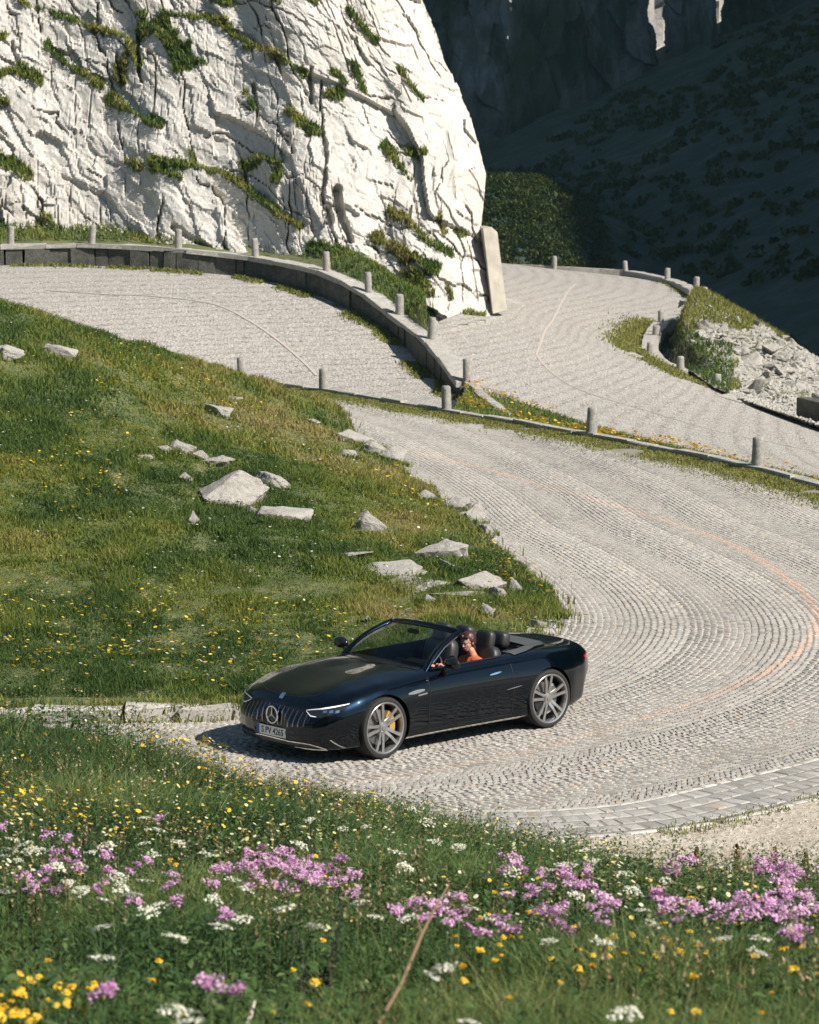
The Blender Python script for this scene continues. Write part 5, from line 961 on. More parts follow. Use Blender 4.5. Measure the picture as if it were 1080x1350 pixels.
# ================================================================== GRASS, HERBS, FLOWERS
def scatter(n, x0, x1, y0, y1, poly, m=60):
    x = RNG.uniform(x0, x1, n); y = RNG.uniform(y0, y1, n); k = inpoly(x, y, poly) & (np.abs(x) < (y * (540 + m) / FPX + .9)); return x[k], y[k]
# --- hillock
parts = []
for (y0, y1, n, w0, hh) in ((35, 44, 330000, .014, (.05, .15)), (44, 56, 360000, .02, (.06, .17)), (56, 92, 300000, .028, (.07, .2))):
    x, y = scatter(n, -13, 3, y0, y1, polyH)
    den = fbm(x * .9, y * .6, 150, 4); bare = (den < .30) & (RNG.random(len(x)) < .5); x, y = x[~bare], y[~bare]
    z = hump(x, y); pts = np.stack([x, y, z - .01], 1)
    t = .40 + 2.2 * (fbm(x * .42, y * .24, 151, 4) - .5) + .7 * (fbm(x * 1.7, y * 1.2, 152, 3) - .5) + .16 * smoothstep(44, 58, y) + RNG.normal(0, .10, len(x))
    hs = RNG.uniform(*hh, len(x)) * (.40 + 1.3 * smoothstep(.34, .68, fbm(x * 1.5, y * 1.0, 153, 3)))
    parts.append(blades(pts, hs, np.full(len(x), w0) * RNG.uniform(.6, 1.3, len(x)), palette(t, GREENS), lean=.6))
# ragged longer fringe along the road edge
q = resample(inA[(inA[:, 0] > -7)], 12000) + RNG.normal(0, .22, (12000, 2)) + np.array([-.12, 0]); k = inpoly(q[:, 0], q[:, 1], polyH) | (RNG.random(12000) < .12); q = q[k]
k = (np.abs(q[:, 0]) < q[:, 1] * .17) ; q = q[k]
parts.append(blades(np.column_stack([q, np.maximum(hump(q[:, 0], q[:, 1]), 0)]), RNG.uniform(.08, .26, len(q)), RNG.uniform(.012, .03, len(q)), palette(RNG.uniform(.1, 1, len(q)), GREENS), lean=.7))
q = resample(ik[:, :2], 9000) + RNG.normal(0, .13, (9000, 2)) + np.array([0, .24]); q = q[fbm(q[:, 0] * 1.3, q[:, 1] * 1.3, 154, 3) > .47]; parts.append(blades(np.column_stack([q, np.full(len(q), .12)]), RNG.uniform(.06, .24, len(q)), RNG.uniform(.01, .02, len(q)), palette(RNG.uniform(.1, 1, len(q)), GREENS), lean=.7))
q = resample(ik[:, :2], 1500) + RNG.normal(0, .05, (1500, 2)) + np.array([0, -.06]); q = q[fbm(q[:, 0] * 1.1, q[:, 1] * 1.1, 155, 3) > .55]; parts.append(blades(np.column_stack([q, np.zeros(len(q))]), RNG.uniform(.04, .16, len(q)), RNG.uniform(.01, .02, len(q)), palette(RNG.uniform(.1, 1, len(q)), GREENS), lean=.7))
for rx_, ry_, ra, rb in ROCKPOS:        # taller tufts round every boulder
    n_ = int(260 * (ra + rb) + 40); a_ = RNG.uniform(0, 6.28, n_); k_ = RNG.uniform(.72, 1.2, n_); q = np.stack([rx_ + np.cos(a_) * ra * k_, ry_ + np.sin(a_) * rb * k_], 1)
    parts.append(blades(np.column_stack([q, hump(q[:, 0], q[:, 1])]), RNG.uniform(.06, .20, n_), RNG.uniform(.012, .026, n_), palette(RNG.uniform(.1, .8, n_), GREENS), lean=.7))
V, F, C = joinparts(parts); tag(meshnp('hillock_grass', V, F, LEAF, col=C), kind='stuff')
q = resample(outA[(outA[:, 1] < 36)], 14000) + RNG.normal(0, .14, (14000, 2)) + np.array([.0, -.08]); q = q[(fbm(q[:, 0] * 1.4, q[:, 1] * 1.4, 158, 4) > .52) & (np.abs(q[:, 0]) < q[:, 1] * .17)]
b = blades(np.column_stack([q, np.full(len(q), -.01)]), RNG.uniform(.02, .09, len(q)), RNG.uniform(.008, .016, len(q)), palette(RNG.uniform(.3, 1, len(q)), GREENS), lean=.9); tag(meshnp('gutter_weeds', b[0], [b[1], b[2]], LEAF, col=b[3]), kind='stuff')
# flowers of the hillock: far too many to count, a few pixels each
parts = []
x, y = scatter(16000, -10, 2.5, 35.5, 66, polyH); d = fbm(x * .5, y * .22, 160, 3); k = (d > .525 - .04 * (y < 41)) & (RNG.random(len(x)) < .5); x, y = x[k], y[k]
parts.append(discs(np.stack([x, y, hump(x, y) + RNG.uniform(.10, .2, len(x))], 1), RNG.uniform(.014, .032, len(x)), .3, palette(RNG.uniform(0, 1, len(x)), [(.72, .42, .02), (.80, .55, .03), (.75, .62, .12)])))
x, y = scatter(2600, -10, 2.5, 35.5, 66, polyH); parts.append(discs(np.stack([x, y, hump(x, y) + RNG.uniform(.10, .2, len(x))], 1), RNG.uniform(.012, .026, len(x)), .3, palette(RNG.uniform(0, 1, len(x)), [(.75, .72, .6), (.6, .6, .42), (.5, .45, .6)])))
V, F, C = joinparts(parts); tag(meshnp('hillock_flowers', V, F, PETAL, col=C), kind='stuff')
# --- verge of the bend, strip between the roads, edges of the other roads
parts = []
q = resample(kerbline, 60000); q = q + RNG.normal(0, 1, (60000, 1)) * 0; dd = np.gradient(q, axis=0); dd /= np.linalg.norm(dd, axis=1)[:, None] + 1e-9; nn = np.stack([-dd[:, 1], dd[:, 0]], 1)
q = q + nn * np.abs(RNG.normal(.15, .62, (60000, 1))); k = (fbm(q[:, 0] * .8, q[:, 1] * .8, 165, 4) > .36) & (np.abs(q[:, 0]) < q[:, 1] * .17); q = q[k]
parts.append(blades(np.column_stack([q, np.full(len(q), -.01)]), RNG.uniform(.03, .11, len(q)), RNG.uniform(.015, .035, len(q)), palette(RNG.uniform(.4, 1, len(q)), GREENS), lean=.7))
V, F, C = joinparts(parts); tag(meshnp('verge_grass', V, F, LEAF, col=C), kind='stuff')
parts = []
x, y = scatter(60000, -1, 11, 58, 90, polyS); z = strip(x, y); t = .35 + 1.1 * (fbm(x * .6, y * .3, 166) - .5) + RNG.normal(0, .12, len(x))
parts.append(blades(np.stack([x, y, z], 1), RNG.uniform(.08, .26, len(x)), RNG.uniform(.02, .04, len(x)), palette(t, GREENS), lean=.6))
V, F, C = joinparts(parts); tag(meshnp('strip_grass', V, F, LEAF, col=C), kind='stuff')
x, y = scatter(5000, -1, 11, 58, 90, polyS); k = fbm(x * .6, y * .3, 167) > .5; x, y = x[k], y[k]
a = discs(np.stack([x, y, strip(x, y) + RNG.uniform(.2, .34, len(x))], 1), RNG.uniform(.03, .06, len(x)), .3, palette(RNG.uniform(0, 1, len(x)), [(.72, .38, .03), (.8, .52, .05)])); tag(meshnp('strip_flowers', a[0], [a[2]], PETAL, col=a[3]), kind='stuff')
def fringe(line, fn, n, sd, off, t0, t1, hh, wd=(.03, .06), dens=.4):
    l = resample(np.asarray(line)[:, :2], n) + RNG.normal(0, sd, (n, 2)) + np.array(off); k = fbm(l[:, 0] * .7, l[:, 1] * .5, 170, 3) > dens; l = l[k]
    return blades(np.column_stack([l, fn(l[:, 0], l[:, 1])]), RNG.uniform(*hh, len(l)), RNG.uniform(*wd, len(l)), palette(RNG.uniform(t0, t1, len(l)), GREENS), lean=.8)
wf = wallc[:, :2] + np.array([-.45, -.35])
parts = [fringe(wf, roadB, 9000, .22, (-.1, -.1), .2, 1, (.05, .2), dens=.45), fringe(pk[60:, :2], roadC, 8000, .45, (-.75, -.35), .4, 1, (.06, .2), dens=.3), fringe(fk[60:], roadC, 1500, .3, (0, -.8), .4, 1, (.05, .15))]
# the shoulder between the guard wall and the cliff, and the bank at the foot of the cliff
x = RNG.uniform(-20, 4, 90000); y = RNG.uniform(88, 109, 90000); wy = np.interp(x, wallc[:, 0], wallc[:, 1]); cy = np.interp(x, cb[:, 0], cb[:, 1]); k = (y > wy + .5) & (y < cy + 1.2) & (x < .55) & ((x < -8.6) | (x > -3.0) | (RNG.random(len(x)) < .12)); x, y = x[k], y[k]
wz = np.interp(x, wallc[:, 0], wallc[:, 2]); cz = np.interp(x, cb[:, 0], cb[:, 2]); f = np.clip((y - np.interp(x, wallc[:, 0], wallc[:, 1])) / 2.5, 0, 1)
zb = wz + .0 + f * .9
parts.append(blades(np.stack([x, y, zb - .05], 1), RNG.uniform(.1, .34, len(x)), RNG.uniform(.03, .06, len(x)), palette(.3 + 1.2 * (fbm(x * .5, y * .5, 171) - .5) + RNG.normal(0, .1, len(x)), GREENS), lean=.7))
X, Y = np.meshgrid(np.linspace(-20, .6, 120), np.linspace(0, 1, 12), indexing='ij'); wy = np.interp(X, wallc[:, 0], wallc[:, 1]) + .25; yy = wy + Y * (np.maximum(np.interp(X, cb[:, 0], cb[:, 1]) - wy, .3) + .9); zz = np.interp(X, wallc[:, 0], wallc[:, 2]) - .04 + np.clip((yy - wy) / 2.5, 0, 1) * .9 + .2 * (fbm(X, yy, 172) - .5) * Y
tag(meshnp('cliff_foot_bank', np.stack([X, yy, zz], -1).reshape(-1, 3), [gridfaces(120, 12)], SOIL, smooth=True), kind='structure')
V, F, C = joinparts(parts); tag(meshnp('roadside_grass', V, F, LEAF, col=C), kind='stuff')
x = RNG.uniform(9, 20, 60000); y = RNG.uniform(95, 132, 60000); k = inpoly(x, y, polySc); x, y = x[k], y[k]; d = fbm(x * .3, y * .12, 142, 3); u, v = proj(np.stack([x, y, scree(x, y)], 1))
k = (d < .45) | ((u + 90 * (fbm(x * .5, y * .2, 143) - .5) < 955) & (v > 452)) | ((u + 60 * (fbm(x * .5, y * .2, 144) - .5) < 985) & (v < 428)); x, y, u, v = x[k], y[k], u[k], v[k]
t = np.where((u < 965) & (v > 440), .15, .7) + RNG.normal(0, .15, len(x)); b = blades(np.stack([x, y, scree(x, y)], 1), RNG.uniform(.12, .4, len(x)), RNG.uniform(.03, .07, len(x)), palette(t, GREENS), lean=.7)
tag(meshnp('scree_grass', b[0], [b[1], b[2]], LEAF, col=b[3]), kind='stuff')
# --- meadow in front
def gravelly(x, y): return smoothstep(.42, .16, mead0(x, y) + .22 * (fbm(x * .9, y * .9, 180, 3) - .5)) * smoothstep(-.2, 1.4, x)
parts = []
for (y0, y1, n, w0) in ((6, 14, 260000, .006), (14, 21, 240000, .0085), (21, 30, 260000, .011)):
    x, y = scatter(n, -6, 6, y0, y1, polyM, 90); g = gravelly(x, y); k = RNG.random(len(x)) > g * .985; x, y, g = x[k], y[k], g[k]
    do = polydist(x, y, outA[::5]); z = meadow(x, y); tall = fbm(x * .8, y * .55, 181, 4)
    h = (.10 + .58 * smoothstep(.26, .74, tall) * RNG.uniform(.35, 1, len(x))) * (1 - .72 * g) * (.45 + .55 * smoothstep(0, 1.0, do))
    t = .16 + 1.5 * (fbm(x * .8, y * .5, 182, 5) - .5) + RNG.normal(0, .13, len(x)) + .45 * g + (RNG.random(len(x)) < .07) * .5
    parts.append(blades(np.stack([x, y, z - .02], 1), h, w0 * RNG.uniform(.5, 1.5, len(x)), palette(t + .10, [(.036, .074, .024), (.062, .110, .032), (.096, .148, .040), (.145, .175, .050), (.22, .19, .08)]), lean=.75, seg=3))
V, F, C = joinparts(parts); tag(meshnp('meadow_grass', V, F, LEAF, col=C), kind='stuff')
def leaves(pts, ln, wd, col, droop=.5):
    n = len(pts); a = RNG.uniform(0, 6.28, n); el = RNG.uniform(.1, 1.1, n); d = np.stack([np.cos(a) * np.cos(el), np.sin(a) * np.cos(el), np.sin(el)], 1); s = np.stack([-np.sin(a), np.cos(a), RNG.normal(0, .25, n)], 1)
    V = []
    for t, wk in ((0, .12), (.3, .8), (.62, 1), (.88, .55), (1, .05)):
        c = pts + d * (ln * t)[:, None] + np.array([0, 0, -1]) * (ln * droop * t * t)[:, None]; w_ = s * (wd * wk / 2)[:, None]; up = np.array([0, 0, 1]) * (wd * wk * .18)[:, None]
        V += [c - w_ + up, c, c + w_ + up]
    V = np.stack(V, 1).reshape(-1, 3); b = (np.arange(n) * 15)[:, None]
    F = np.concatenate([b + np.array([[3 * i + j, 3 * i + j + 1, 3 * i + 4 + j, 3 * i + 3 + j]]) for i in range(4) for j in range(2)])
    return V, F, np.zeros((0, 3), int), np.repeat(col * (1 + RNG.uniform(-.25, .25, (n, 1))), 15, 0)
x, y = scatter(52000, -5, 6, 7, 29, polyM, 90); dn = fbm(x * .9, y * .5, 190, 4); g = gravelly(x, y); u, v = proj(np.stack([x, y, meadow(x, y) + .25], 1))
band = np.exp(-((v - np.interp(u, [0, 540, 1080], [1150, 1165, 1195])) / 60) ** 2); k = (RNG.random(len(x)) < .16 + 1.3 * (dn - .45) + .8 * band * (u > 250)) & (RNG.random(len(x)) > g * 1.0); x, y = x[k], y[k]
hz = RNG.uniform(.04, .34, len(x)); t = RNG.uniform(.05, .55, len(x)); ln = RNG.uniform(.03, .10, len(x)) * (.75 + .5 * RNG.random(len(x)) ** 3)
V, F4, F3, C = leaves(np.stack([x, y, meadow(x, y) + hz], 1), ln, ln * RNG.uniform(.35, .65, len(x)), palette(t, [(.030, .065, .02), (.045, .09, .026), (.07, .12, .034), (.11, .15, .05)]))
hp_ = [(V, F4, F3, C)]
# leafy stalks and tall seeding grasses
x, y = scatter(15000, -5, 6, 7, 29, polyM, 90); g = gravelly(x, y); dn = fbm(x * .7, y * .4, 191, 4); u, v = proj(np.stack([x, y, meadow(x, y) + .3], 1)); band = np.exp(-((v - np.interp(u, [0, 540, 1080], [1140, 1150, 1195])) / 75) ** 2)
k = (RNG.random(len(x)) < .22 + 2.6 * np.maximum(dn - .44, 0) + 1.0 * band * (u > 330)) & (RNG.random(len(x)) > g) & (polydist(x, y, outA[::5]) > .12); x, y = x[k], y[k]; hh_ = RNG.uniform(.22, .60, len(x)) * (.55 + .45 * smoothstep(.1, .9, polydist(x, y, outA[::5]))); nl = 11
t = np.tile(np.linspace(.12, 1, nl), (len(x), 1)); base = np.stack([x, y, meadow(x, y)], 1)[:, None] + np.stack([.05 * RNG.normal(0, 1, (len(x), 1)) * t, .05 * RNG.normal(0, 1, (len(x), 1)) * t, hh_[:, None] * t], -1)
ln = (RNG.uniform(.05, .11, (len(x), 1)) * (1.15 - .75 * t)).ravel(); cc = np.repeat(palette(RNG.uniform(0, .8, len(x)), [(.030, .062, .02), (.05, .098, .028), (.085, .135, .038), (.12, .15, .05)]), nl, 0)
hp_.append(leaves(base.reshape(-1, 3), ln, ln * np.repeat(RNG.uniform(.2, .5, len(x)), nl), cc, .35)); b = blades(np.stack([x, y, meadow(x, y)], 1), hh_, np.full(len(x), .006), np.tile([(.06, .09, .03)], (len(x), 1)), lean=.12); hp_.append(b)
V, F, C = joinparts(hp_); tag(meshnp('meadow_herbs', V, F, LEAF, col=C), kind='stuff')
x, y = scatter(7000, -5, 6, 8, 29, polyM, 90); g = gravelly(x, y); dn = fbm(x * .6, y * .35, 193, 3) + .08 * (x < -.6); k = (dn > .5) & (RNG.random(len(x)) > g) & (polydist(x, y, outA[::5]) > .4); x, y = x[k], y[k]; hh_ = RNG.uniform(.35, .62, len(x)); p0 = np.stack([x, y, meadow(x, y)], 1); off = RNG.normal(0, .06, (len(x), 2))
tops = p0 + np.column_stack([off, hh_]); sg = [blades(p0, hh_ * 1.25, np.full(len(x), .0035), np.tile([(.15, .15, .06)], (len(x), 1)), lean=.03)]
for q in range(7): sg.append(discs(p0 + np.array([0, 0, 1]) * (hh_ * (.72 + .035 * q))[:, None] + RNG.normal(0, .006, (len(x), 3)), RNG.uniform(.004, .009, len(x)), .9, palette(RNG.uniform(0, 1, len(x)), [(.26, .20, .10), (.40, .34, .19), (.30, .16, .10)]), 4))
V, F, C = joinparts(sg); tag(meshnp('seeding_grass', V, F, LEAF, col=C), kind='stuff')
# --- single flowers
STEM = Mat('flower_stem', (.06, .10, .03), .6).m
PINK = Mat('mauve_petal', (.5, .2, .45), .6); pc = PINK.attr(); PINK.color(pc); PINK.translucent(.3, pc)
def head_mesh(kind, seed):
    rr = np.random.default_rng(seed)
    if kind == 'pink':
        n = 80; nb = rr.integers(5, 8); a = rr.uniform(0, 6.28, nb); cx = np.stack([np.cos(a) * .034, np.sin(a) * .034, rr.uniform(-.006, .014, nb)], 1) * rr.uniform(.4, 1.25, (nb, 1))
        p = cx[rr.integers(0, nb, n)] + rr.normal(0, 1, (n, 3)) * np.array([.011, .011, .008]); sz = rr.uniform(.005, .0095, n); base = [(.38, .15, .33), (.50, .22, .43), (.60, .32, .52), (.68, .46, .60)][seed % 3:]
        c = palette(rr.uniform(0, 1, n), base if len(base) > 1 else base * 2)
    elif kind == 'white':
        n = 100; nb = rr.integers(9, 14); a = np.arange(nb) * 2.4; r = .058 * np.sqrt((np.arange(nb) + .5) / nb); cx = np.stack([np.cos(a) * r, np.sin(a) * r, -.012 * (r / .05) ** 2 + rr.normal(0, .002, nb)], 1)
        p = cx[rr.integers(0, nb, n)] + rr.normal(0, 1, (n, 3)) * np.array([.0085, .0085, .003]); sz = rr.uniform(.004, .008, n); c = palette(rr.uniform(0, 1, n), [(.55, .56, .40), (.70, .69, .56), (.76, .75, .66)])
    else:
        k = 9; a = np.arange(k) * 2 * np.pi / k; p = np.stack([np.cos(a) * .011, np.sin(a) * .011, np.full(k, .0)], 1); p = np.vstack([p, p * .45 + np.array([0, 0, .004])]); n = 2 * k; sz = np.full(n, .0085); c = palette(rr.uniform(0, 1, n), [(.74, .42, .015), (.82, .56, .03)])
    k = 6; a = np.arange(k) * np.pi / 3; tl = rr.normal(0, .45, (n, 2)); x = np.cos(a)[None] * sz[:, None]; y = np.sin(a)[None] * sz[:, None]; z = x * tl[:, :1] + y * tl[:, 1:] - sz[:, None] * .35
    rim = p[:, None] + np.stack([x, y, z], -1); V = np.concatenate([p[:, None], rim], 1).reshape(-1, 3); b = (np.arange(n) * 7)[:, None, None]; j = np.arange(6)
    F = (np.stack([0 * j, 1 + j, 1 + (j + 1) % 6], 1)[None] + b).reshape(-1, 3); return V, F, np.repeat(c, 7, 0)
def stem_mesh(kind, seed, h=.4):
    rr = np.random.default_rng(seed); bm = bmesh.new()
    def tube(a, b, r):
        d = (b - a); s = Vector((1, 0, 0)).cross(d).normalized(); t = d.normalized().cross(s); A = [bm.verts.new(a + (s * math.cos(k * 2.09) + t * math.sin(k * 2.09)) * r) for k in range(3)]; B = [bm.verts.new(b + (s * math.cos(k * 2.09) + t * math.sin(k * 2.09)) * r * .8) for k in range(3)]
        for k in range(3): bm.faces.new((A[k], A[(k + 1) % 3], B[(k + 1) % 3], B[k]))
    f = Vector((0, 0, -.05)); tube(Vector((rr.normal(0, .03), rr.normal(0, .03), -h)), f, .0035)
    for k in range(6 if kind != 'yellow' else 1):
        a = k * 1.05; rr_ = .036 if kind != 'yellow' else 0; tube(f, Vector((math.cos(a) * rr_ + 1e-4, math.sin(a) * rr_, -.006)), .0018)
    me = bpy.data.meshes.new('stem'); bm.to_mesh(me); bm.free(); me.materials.append(STEM); return me
PROTO = {}
for kind, cnt_ in (('pink', 6), ('white', 5), ('yellow', 4)):
    L_ = []
    for s in range(cnt_):
        V, F, C = head_mesh(kind, s * 3 + len(kind) + s); o = meshnp('flower_head', V, [F], PINK.m, col=C); L_.append((o.data, stem_mesh(kind, s))); bpy.data.objects.remove(o)
    PROTO[kind] = L_
def above(h): return lambda x, y: meadow(x, y) + h
def flower(u, v, kind, name, lab, cat, grp, h, sc):
    p = hit(above(h), u, v, 8, 30, 500)
    if p is None: return
    hd, st = random.choice(PROTO[kind]); r = empty(name, p, random.uniform(0, 6)); r.scale = (sc,) * 3; tag(r, lab, cat, grp)
    a = bpy.data.objects.new('flower_head', hd); COL.objects.link(a); a.parent = r; a.rotation_euler = (random.gauss(.25, .15), random.gauss(0, .15), 0)
    b = bpy.data.objects.new('stem', st); COL.objects.link(b); b.parent = r
Z7P = [(130,340),(178,355),(145,388),(200,388),(175,410),(280,400),(205,428),(290,440),(270,468),(355,420),(390,412),(415,303),(100,445),(75,450),(130,438),(85,480),(145,487),(368,520),(435,480),(470,505),(460,447),(580,425),(600,438),(560,470),(640,430),(680,455),(735,475),(660,390),(700,400),(740,385),(690,410),(730,405),(770,410),(780,430),(810,440),(840,445),(820,455),(850,432),(745,425),(895,400),(885,440),(905,460),(935,500),(590,560),(1045,538),(5,322),(560,735),(545,720),(595,750),(275,757),(640,415),(255,762),(720,420),(755,440),(760,400),(830,462),(800,425)]
Z8P = [(20,520),(60,518),(90,515),(135,508),(45,555),(100,575),(120,545),(215,560),(200,597),(268,590),(240,440),(245,395),(280,410),(310,480),(300,430),(255,497),(330,485),(365,475),(350,440),(390,440),(420,450),(440,460),(410,435),(475,445),(480,475),(450,480),(515,510),(530,525),(500,505),(540,520),(365,545),(400,535),(395,580),(495,563),(355,535),(505,520),(720,405),(640,500),(655,512),(680,520),(700,440),(745,540),(885,515),(830,535),(848,560),(855,525),(920,415),(940,410),(920,440),(950,430),(965,460),(985,430),(1010,440),(1000,470),(1025,445),(950,510),(980,500),(960,535),(975,560),(1000,500),(1030,500),(1000,595),(1015,600),(1070,535),(940,540),(420,470),(405,455),(70,530),(30,510)]
Z7W = [(380,293),(418,325),(815,300),(795,318),(795,365),(475,360),(545,388),(380,362),(405,388),(290,365),(60,365),(100,380),(30,350),(10,395),(15,485),(45,405),(265,582),(275,510),(315,455),(330,485),(380,458),(415,525),(390,540),(565,508),(617,455),(650,482),(640,560),(582,575),(747,530),(825,578),(945,515),(1045,383),(1070,425),(995,555),(1075,555),(465,605),(265,662),(470,795),(490,830),(210,420),(240,385),(150,425),(180,465),(215,485),(905,322),(965,318),(345,495),(320,470),(75,378),(25,378),(460,800)]
Z8W = [(10,272),(50,305),(70,357),(130,372),(465,378),(600,385),(570,440),(675,460),(590,483),(485,408),(470,427),(420,415),(270,437),(445,497),(365,617),(510,618),(612,538),(210,560),(165,530),(645,572),(920,645),(930,610),(820,612),(570,805),(165,832),(45,305),(80,690),(1040,500),(360,432),(400,420)]
def lab_p(u, v):
    if v > 1250: return 'mauve flower head low in the grass at the bottom of the meadow'
    if u < 260: return 'mauve flower head among the white umbels on the left of the meadow'
    if u < 480: return 'mauve flower head in the dense patch below the front of the car'
    if u < 640: return 'mauve flower head in the patch behind the dry stem'
    if u < 850: return 'mauve flower head in the broad patch at the middle right of the meadow'
    return 'pale mauve flower head beside the brown dock spikes on the right'
for L_, ox in ((Z7P, 0), (Z8P, 540)):
    for a, b in L_:
        u, v = ox + a / 2, 930 + b / 2
        for q in range(3 if u > 850 or 300 < u < 460 else 2): flower(u + random.gauss(0, 4) * q * 2, v + random.gauss(0, 2.5) * q * 2, 'pink', 'mauve_flower', lab_p(u, v), 'flower', 'mauve meadow flowers', .43, random.uniform(.68, 1.0) * (1.15 if u > 850 else 1))
for L_, ox in ((Z7W, 0), (Z8W, 540)):
    for a, b in L_:
        u, v = ox + a / 2, 930 + b / 2
        flower(u, v, 'white', 'white_umbel', 'flat creamy white umbel ' + ('near the bottom edge of the meadow' if v > 1290 else 'in the crowded left part of the meadow' if u < 260 else 'in the middle of the meadow below the car' if u < 560 else 'on the right half of the meadow'), 'flower', 'white meadow umbels', .44, random.uniform(.62, 1.05))
rr = random.Random(5); ny = 0
while ny < 275:
    r = rr.random()
    if r < .45: u, v = rr.uniform(-10, 330), rr.uniform(962, 1095)
    elif r < .58: u, v = abs(rr.gauss(60, 60)), rr.gauss(1312, 22)
    elif r < .66: u, v = rr.uniform(0, 560), rr.uniform(1100, 1345)
    elif r < .93: u, v = rr.uniform(600, 1085), rr.gauss(1245, 28)
    else: u, v = rr.uniform(560, 1080), rr.uniform(1150, 1340)
    if v > 1348: continue
    flower(u, v, 'yellow', 'yellow_flower', 'small yellow flower ' + ('on the bank beside the left end of the kerb' if v < 1100 else 'in the group at the bottom left corner' if u < 330 and v > 1250 else 'in the grass on the right half of the meadow' if u > 560 else 'in the grass in the middle of the meadow'), 'flower', 'yellow meadow flowers', .28 if v < 1100 else .36, rr.uniform(.7, 1.25)); ny += 1
# the rest of the small flowers, too many to count
x, y = scatter(16000, -5, 5.5, 14, 29, polyM, 60); g = gravelly(x, y); d = fbm(x * .8, y * .4, 200, 3) + .16 * (x < -.8) * (y > 16); k = (d > .54) & (g < .4) & (RNG.random(len(x)) < .7); x, y = x[k], y[k]
cb_ = palette(RNG.uniform(0, 1, len(x)), [(.75, .72, .55), (.7, .66, .35), (.76, .52, .05)])
x2, y2 = scatter(3000, -5, 0, 20, 28.5, polyM, 60); k = (fbm(x2 * .9, y2 * .5, 201, 3) > .46) & (x2 < -.9 + .6 * RNG.normal(0, 1, len(x2))); x2, y2 = x2[k], y2[k]; x = np.concatenate([x, x2]); y = np.concatenate([y, y2]); cb_ = np.vstack([cb_, palette(RNG.uniform(0, 1, len(x2)), [(.74, .46, .02), (.80, .60, .06)])])
a = discs(np.stack([x, y, meadow(x, y) + RNG.uniform(.26, .54, len(x)) * (.6 + .4 * smoothstep(0, 1, polydist(x, y, outA[::5])))], 1), np.concatenate([RNG.uniform(.007, .016, len(x) - len(x2)), RNG.uniform(.012, .024, len(x2))]), .4, cb_); tag(meshnp('meadow_blossoms', a[0], [a[2]], PETAL, col=a[3]), kind='stuff')
# --- dock spikes, dry stems, sapling
DOCK = Mat('dock_seed', rough=.8); dc = DOCK.attr(); DOCK.color(dc)
def dock(u, v, h, hue, lab, base=.05):
    p = hit(above(base), u, v, 8, 30, 500)
    if p is None: return
    r = empty('dock_plant', p - np.array([0, 0, base])); tag(r, lab, 'plant', 'brown dock plants')
    n = 420; t = RNG.uniform(.42, 1, n); rad = .035 * (1.1 - t) * 2.0 + .006; an = RNG.uniform(0, 6.28, n); pts = np.stack([np.cos(an) * rad * RNG.uniform(.2, 1, n), np.sin(an) * rad * RNG.uniform(.2, 1, n), t * h], 1)
    a = discs(pts, RNG.uniform(.005, .011, n), .9, np.array(hue) * RNG.uniform(.6, 1.3, (n, 1)), 5); meshnp('seed_spike', a[0], [a[2]], DOCK.m, r, col=a[3])
    b = blades(np.zeros((1, 3)), np.array([h]), np.array([.012]), np.array([[.12, .08, .03]]), lean=.02); meshnp('stem', b[0], [b[1], b[2]], LEAF, r, col=b[3])
    k = 7; l = leaves(np.zeros((k, 3)) + np.array([0, 0, .04]), RNG.uniform(.14, .26, k), RNG.uniform(.05, .08, k), np.tile([(.03, .07, .02)], (k, 1))); meshnp('foliage', l[0], [l[1]], LEAF, r, col=l[3])
for q in [(918, 1166, .40, (.20, .10, .04), 'brown dock spike left of the tallest one'), (971, 1170, .46, (.17, .10, .035), 'tallest brown dock spike beside the pale mauve flowers'), (1062, 1172, .40, (.13, .09, .03), 'dark dock spike near the right edge of the photo'), (1021, 1160, .36, (.22, .15, .05), 'yellowish dock spike behind the pale mauve flowers'), (936, 1236, .34, (.14, .10, .03), 'short dock spike in the grass below the tall ones'),
          (448, 1118, .42, (.28, .12, .03), 'rusty dock spike below the front wheel of the car, left of two'), (472, 1118, .44, (.30, .13, .03), 'rusty dock spike below the front wheel of the car, right of two'), (140, 1075, .4, (.26, .13, .03), 'rusty dock spike among yellow flowers on the left'), (300, 1020, .36, (.30, .12, .05), 'reddish dock spike in front of the car shadow'), (765, 1215, .36, (.22, .14, .03), 'small dock spike below the broad mauve patch')]: dock(*q)
BARK = Mat('dry_bark', (.16, .105, .06), .9).m; DARKST = Mat('dark_twig', (.035, .03, .022), .9).m
def tubes(name, paths, m, parent=None):
    cu = bpy.data.curves.new(name, 'CURVE'); cu.dimensions = '3D'; cu.bevel_depth = 1; cu.bevel_resolution = 1; cu.use_fill_caps = True
    for pth in paths:
        s = cu.splines.new('POLY'); s.points.add(len(pth) - 1)
        for q, (x, y, z, r) in zip(s.points, pth): q.co = (x, y, z, 1); q.radius = r
    tmp = bpy.data.objects.new('t', cu); COL.objects.link(tmp); me = bpy.data.meshes.new_from_object(tmp.evaluated_get(bpy.context.evaluated_depsgraph_get())); bpy.data.objects.remove(tmp)
    return link(name, me, m, parent)
def seen(u, v, y, r): return (*P(u, v, y), r)
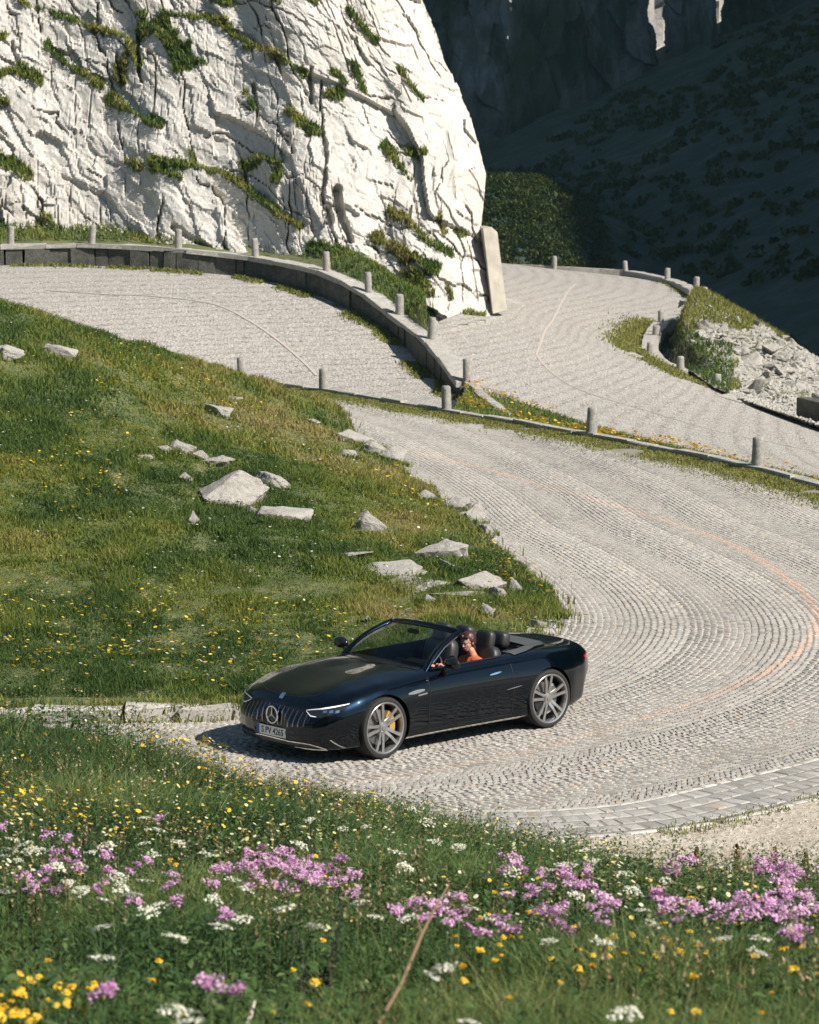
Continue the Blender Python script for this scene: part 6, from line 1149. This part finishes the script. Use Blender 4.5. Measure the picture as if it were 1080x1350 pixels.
tag(tubes('dry_stem', [[seen(498, 1352, 10.2, .010), seen(530, 1295, 10.6, .009), seen(556, 1232, 11, .008), seen(572, 1200, 11.2, .006), seen(592, 1166, 11.4, .004)], [seen(556, 1232, 11, .006), seen(546, 1200, 11.1, .003)], [seen(572, 1200, 11.2, .005), seen(600, 1188, 11.2, .002)]], BARK), 'bare brown dry stem leaning right at the bottom of the meadow', 'stem')
tag(tubes('dry_stem', [[seen(66, 1352, 10, .007), seen(58, 1332, 10.1, .006), seen(50, 1318, 10.2, .003)]], BARK), 'short pale dry stem at the bottom left corner', 'stem')
tag(tubes('dry_stem', [[seen(326, 1352, 10, .010), seen(331, 1336, 10.1, .009), seen(336, 1320, 10.2, .004)]], Mat('pale_bark', (.45, .40, .32), .9).m), 'thick pale dry stem at the bottom edge', 'stem')
sp_ = hit(above(0), 415, 1352, 7, 30, 500); sr = empty('young_sapling', sp_ if sp_ is not None else P(415, 1350, 10)); tag(sr, 'slim dark young sapling with small leaves at the bottom of the meadow', 'sapling')
pth = []; lp = []
for k in range(7):
    a = random.uniform(0, 6.28); l = random.uniform(.3, .62); q = [(0, 0, 0, .006)]
    for j in range(1, 6):
        f = j / 5; q.append((math.cos(a) * .22 * f * l * 1.4 + random.gauss(0, .012), math.sin(a) * .22 * f * l, l * f, .006 * (1 - f) + .0015)); lp += [np.array(q[-1][:3]) + RNG.normal(0, .02, 3) for _ in range(5)]
    pth.append(q)
tubes('stem', pth, DARKST, sr); lp = np.array(lp); l = leaves(lp, RNG.uniform(.025, .06, len(lp)), RNG.uniform(.012, .028, len(lp)), np.tile([(.022, .045, .016)], (len(lp), 1))); meshnp('foliage', l[0], [l[1]], LEAF, sr, col=l[3])
bm = bmesh.new(); bmesh.ops.create_cube(bm, size=1, matrix=Matrix.Translation((0, 400, 240)) @ Matrix.Diagonal((7400, 7400, 660, 1)))
hz_ = bpy.data.materials.new('haze'); hz_.use_nodes = True; t_ = hz_.node_tree; t_.nodes.remove(t_.nodes['Principled BSDF']); pv = t_.nodes.new('ShaderNodeVolumePrincipled'); pv.inputs['Color'].default_value = (.5, .9, 1, 1); pv.inputs['Density'].default_value = .00009; pv.inputs['Anisotropy'].default_value = .2
t_.links.new(pv.outputs[0], t_.nodes['Material Output'].inputs['Volume']); tag(bmobj('haze', bm, hz_), kind='stuff')
print('script done', len(bpy.data.objects))
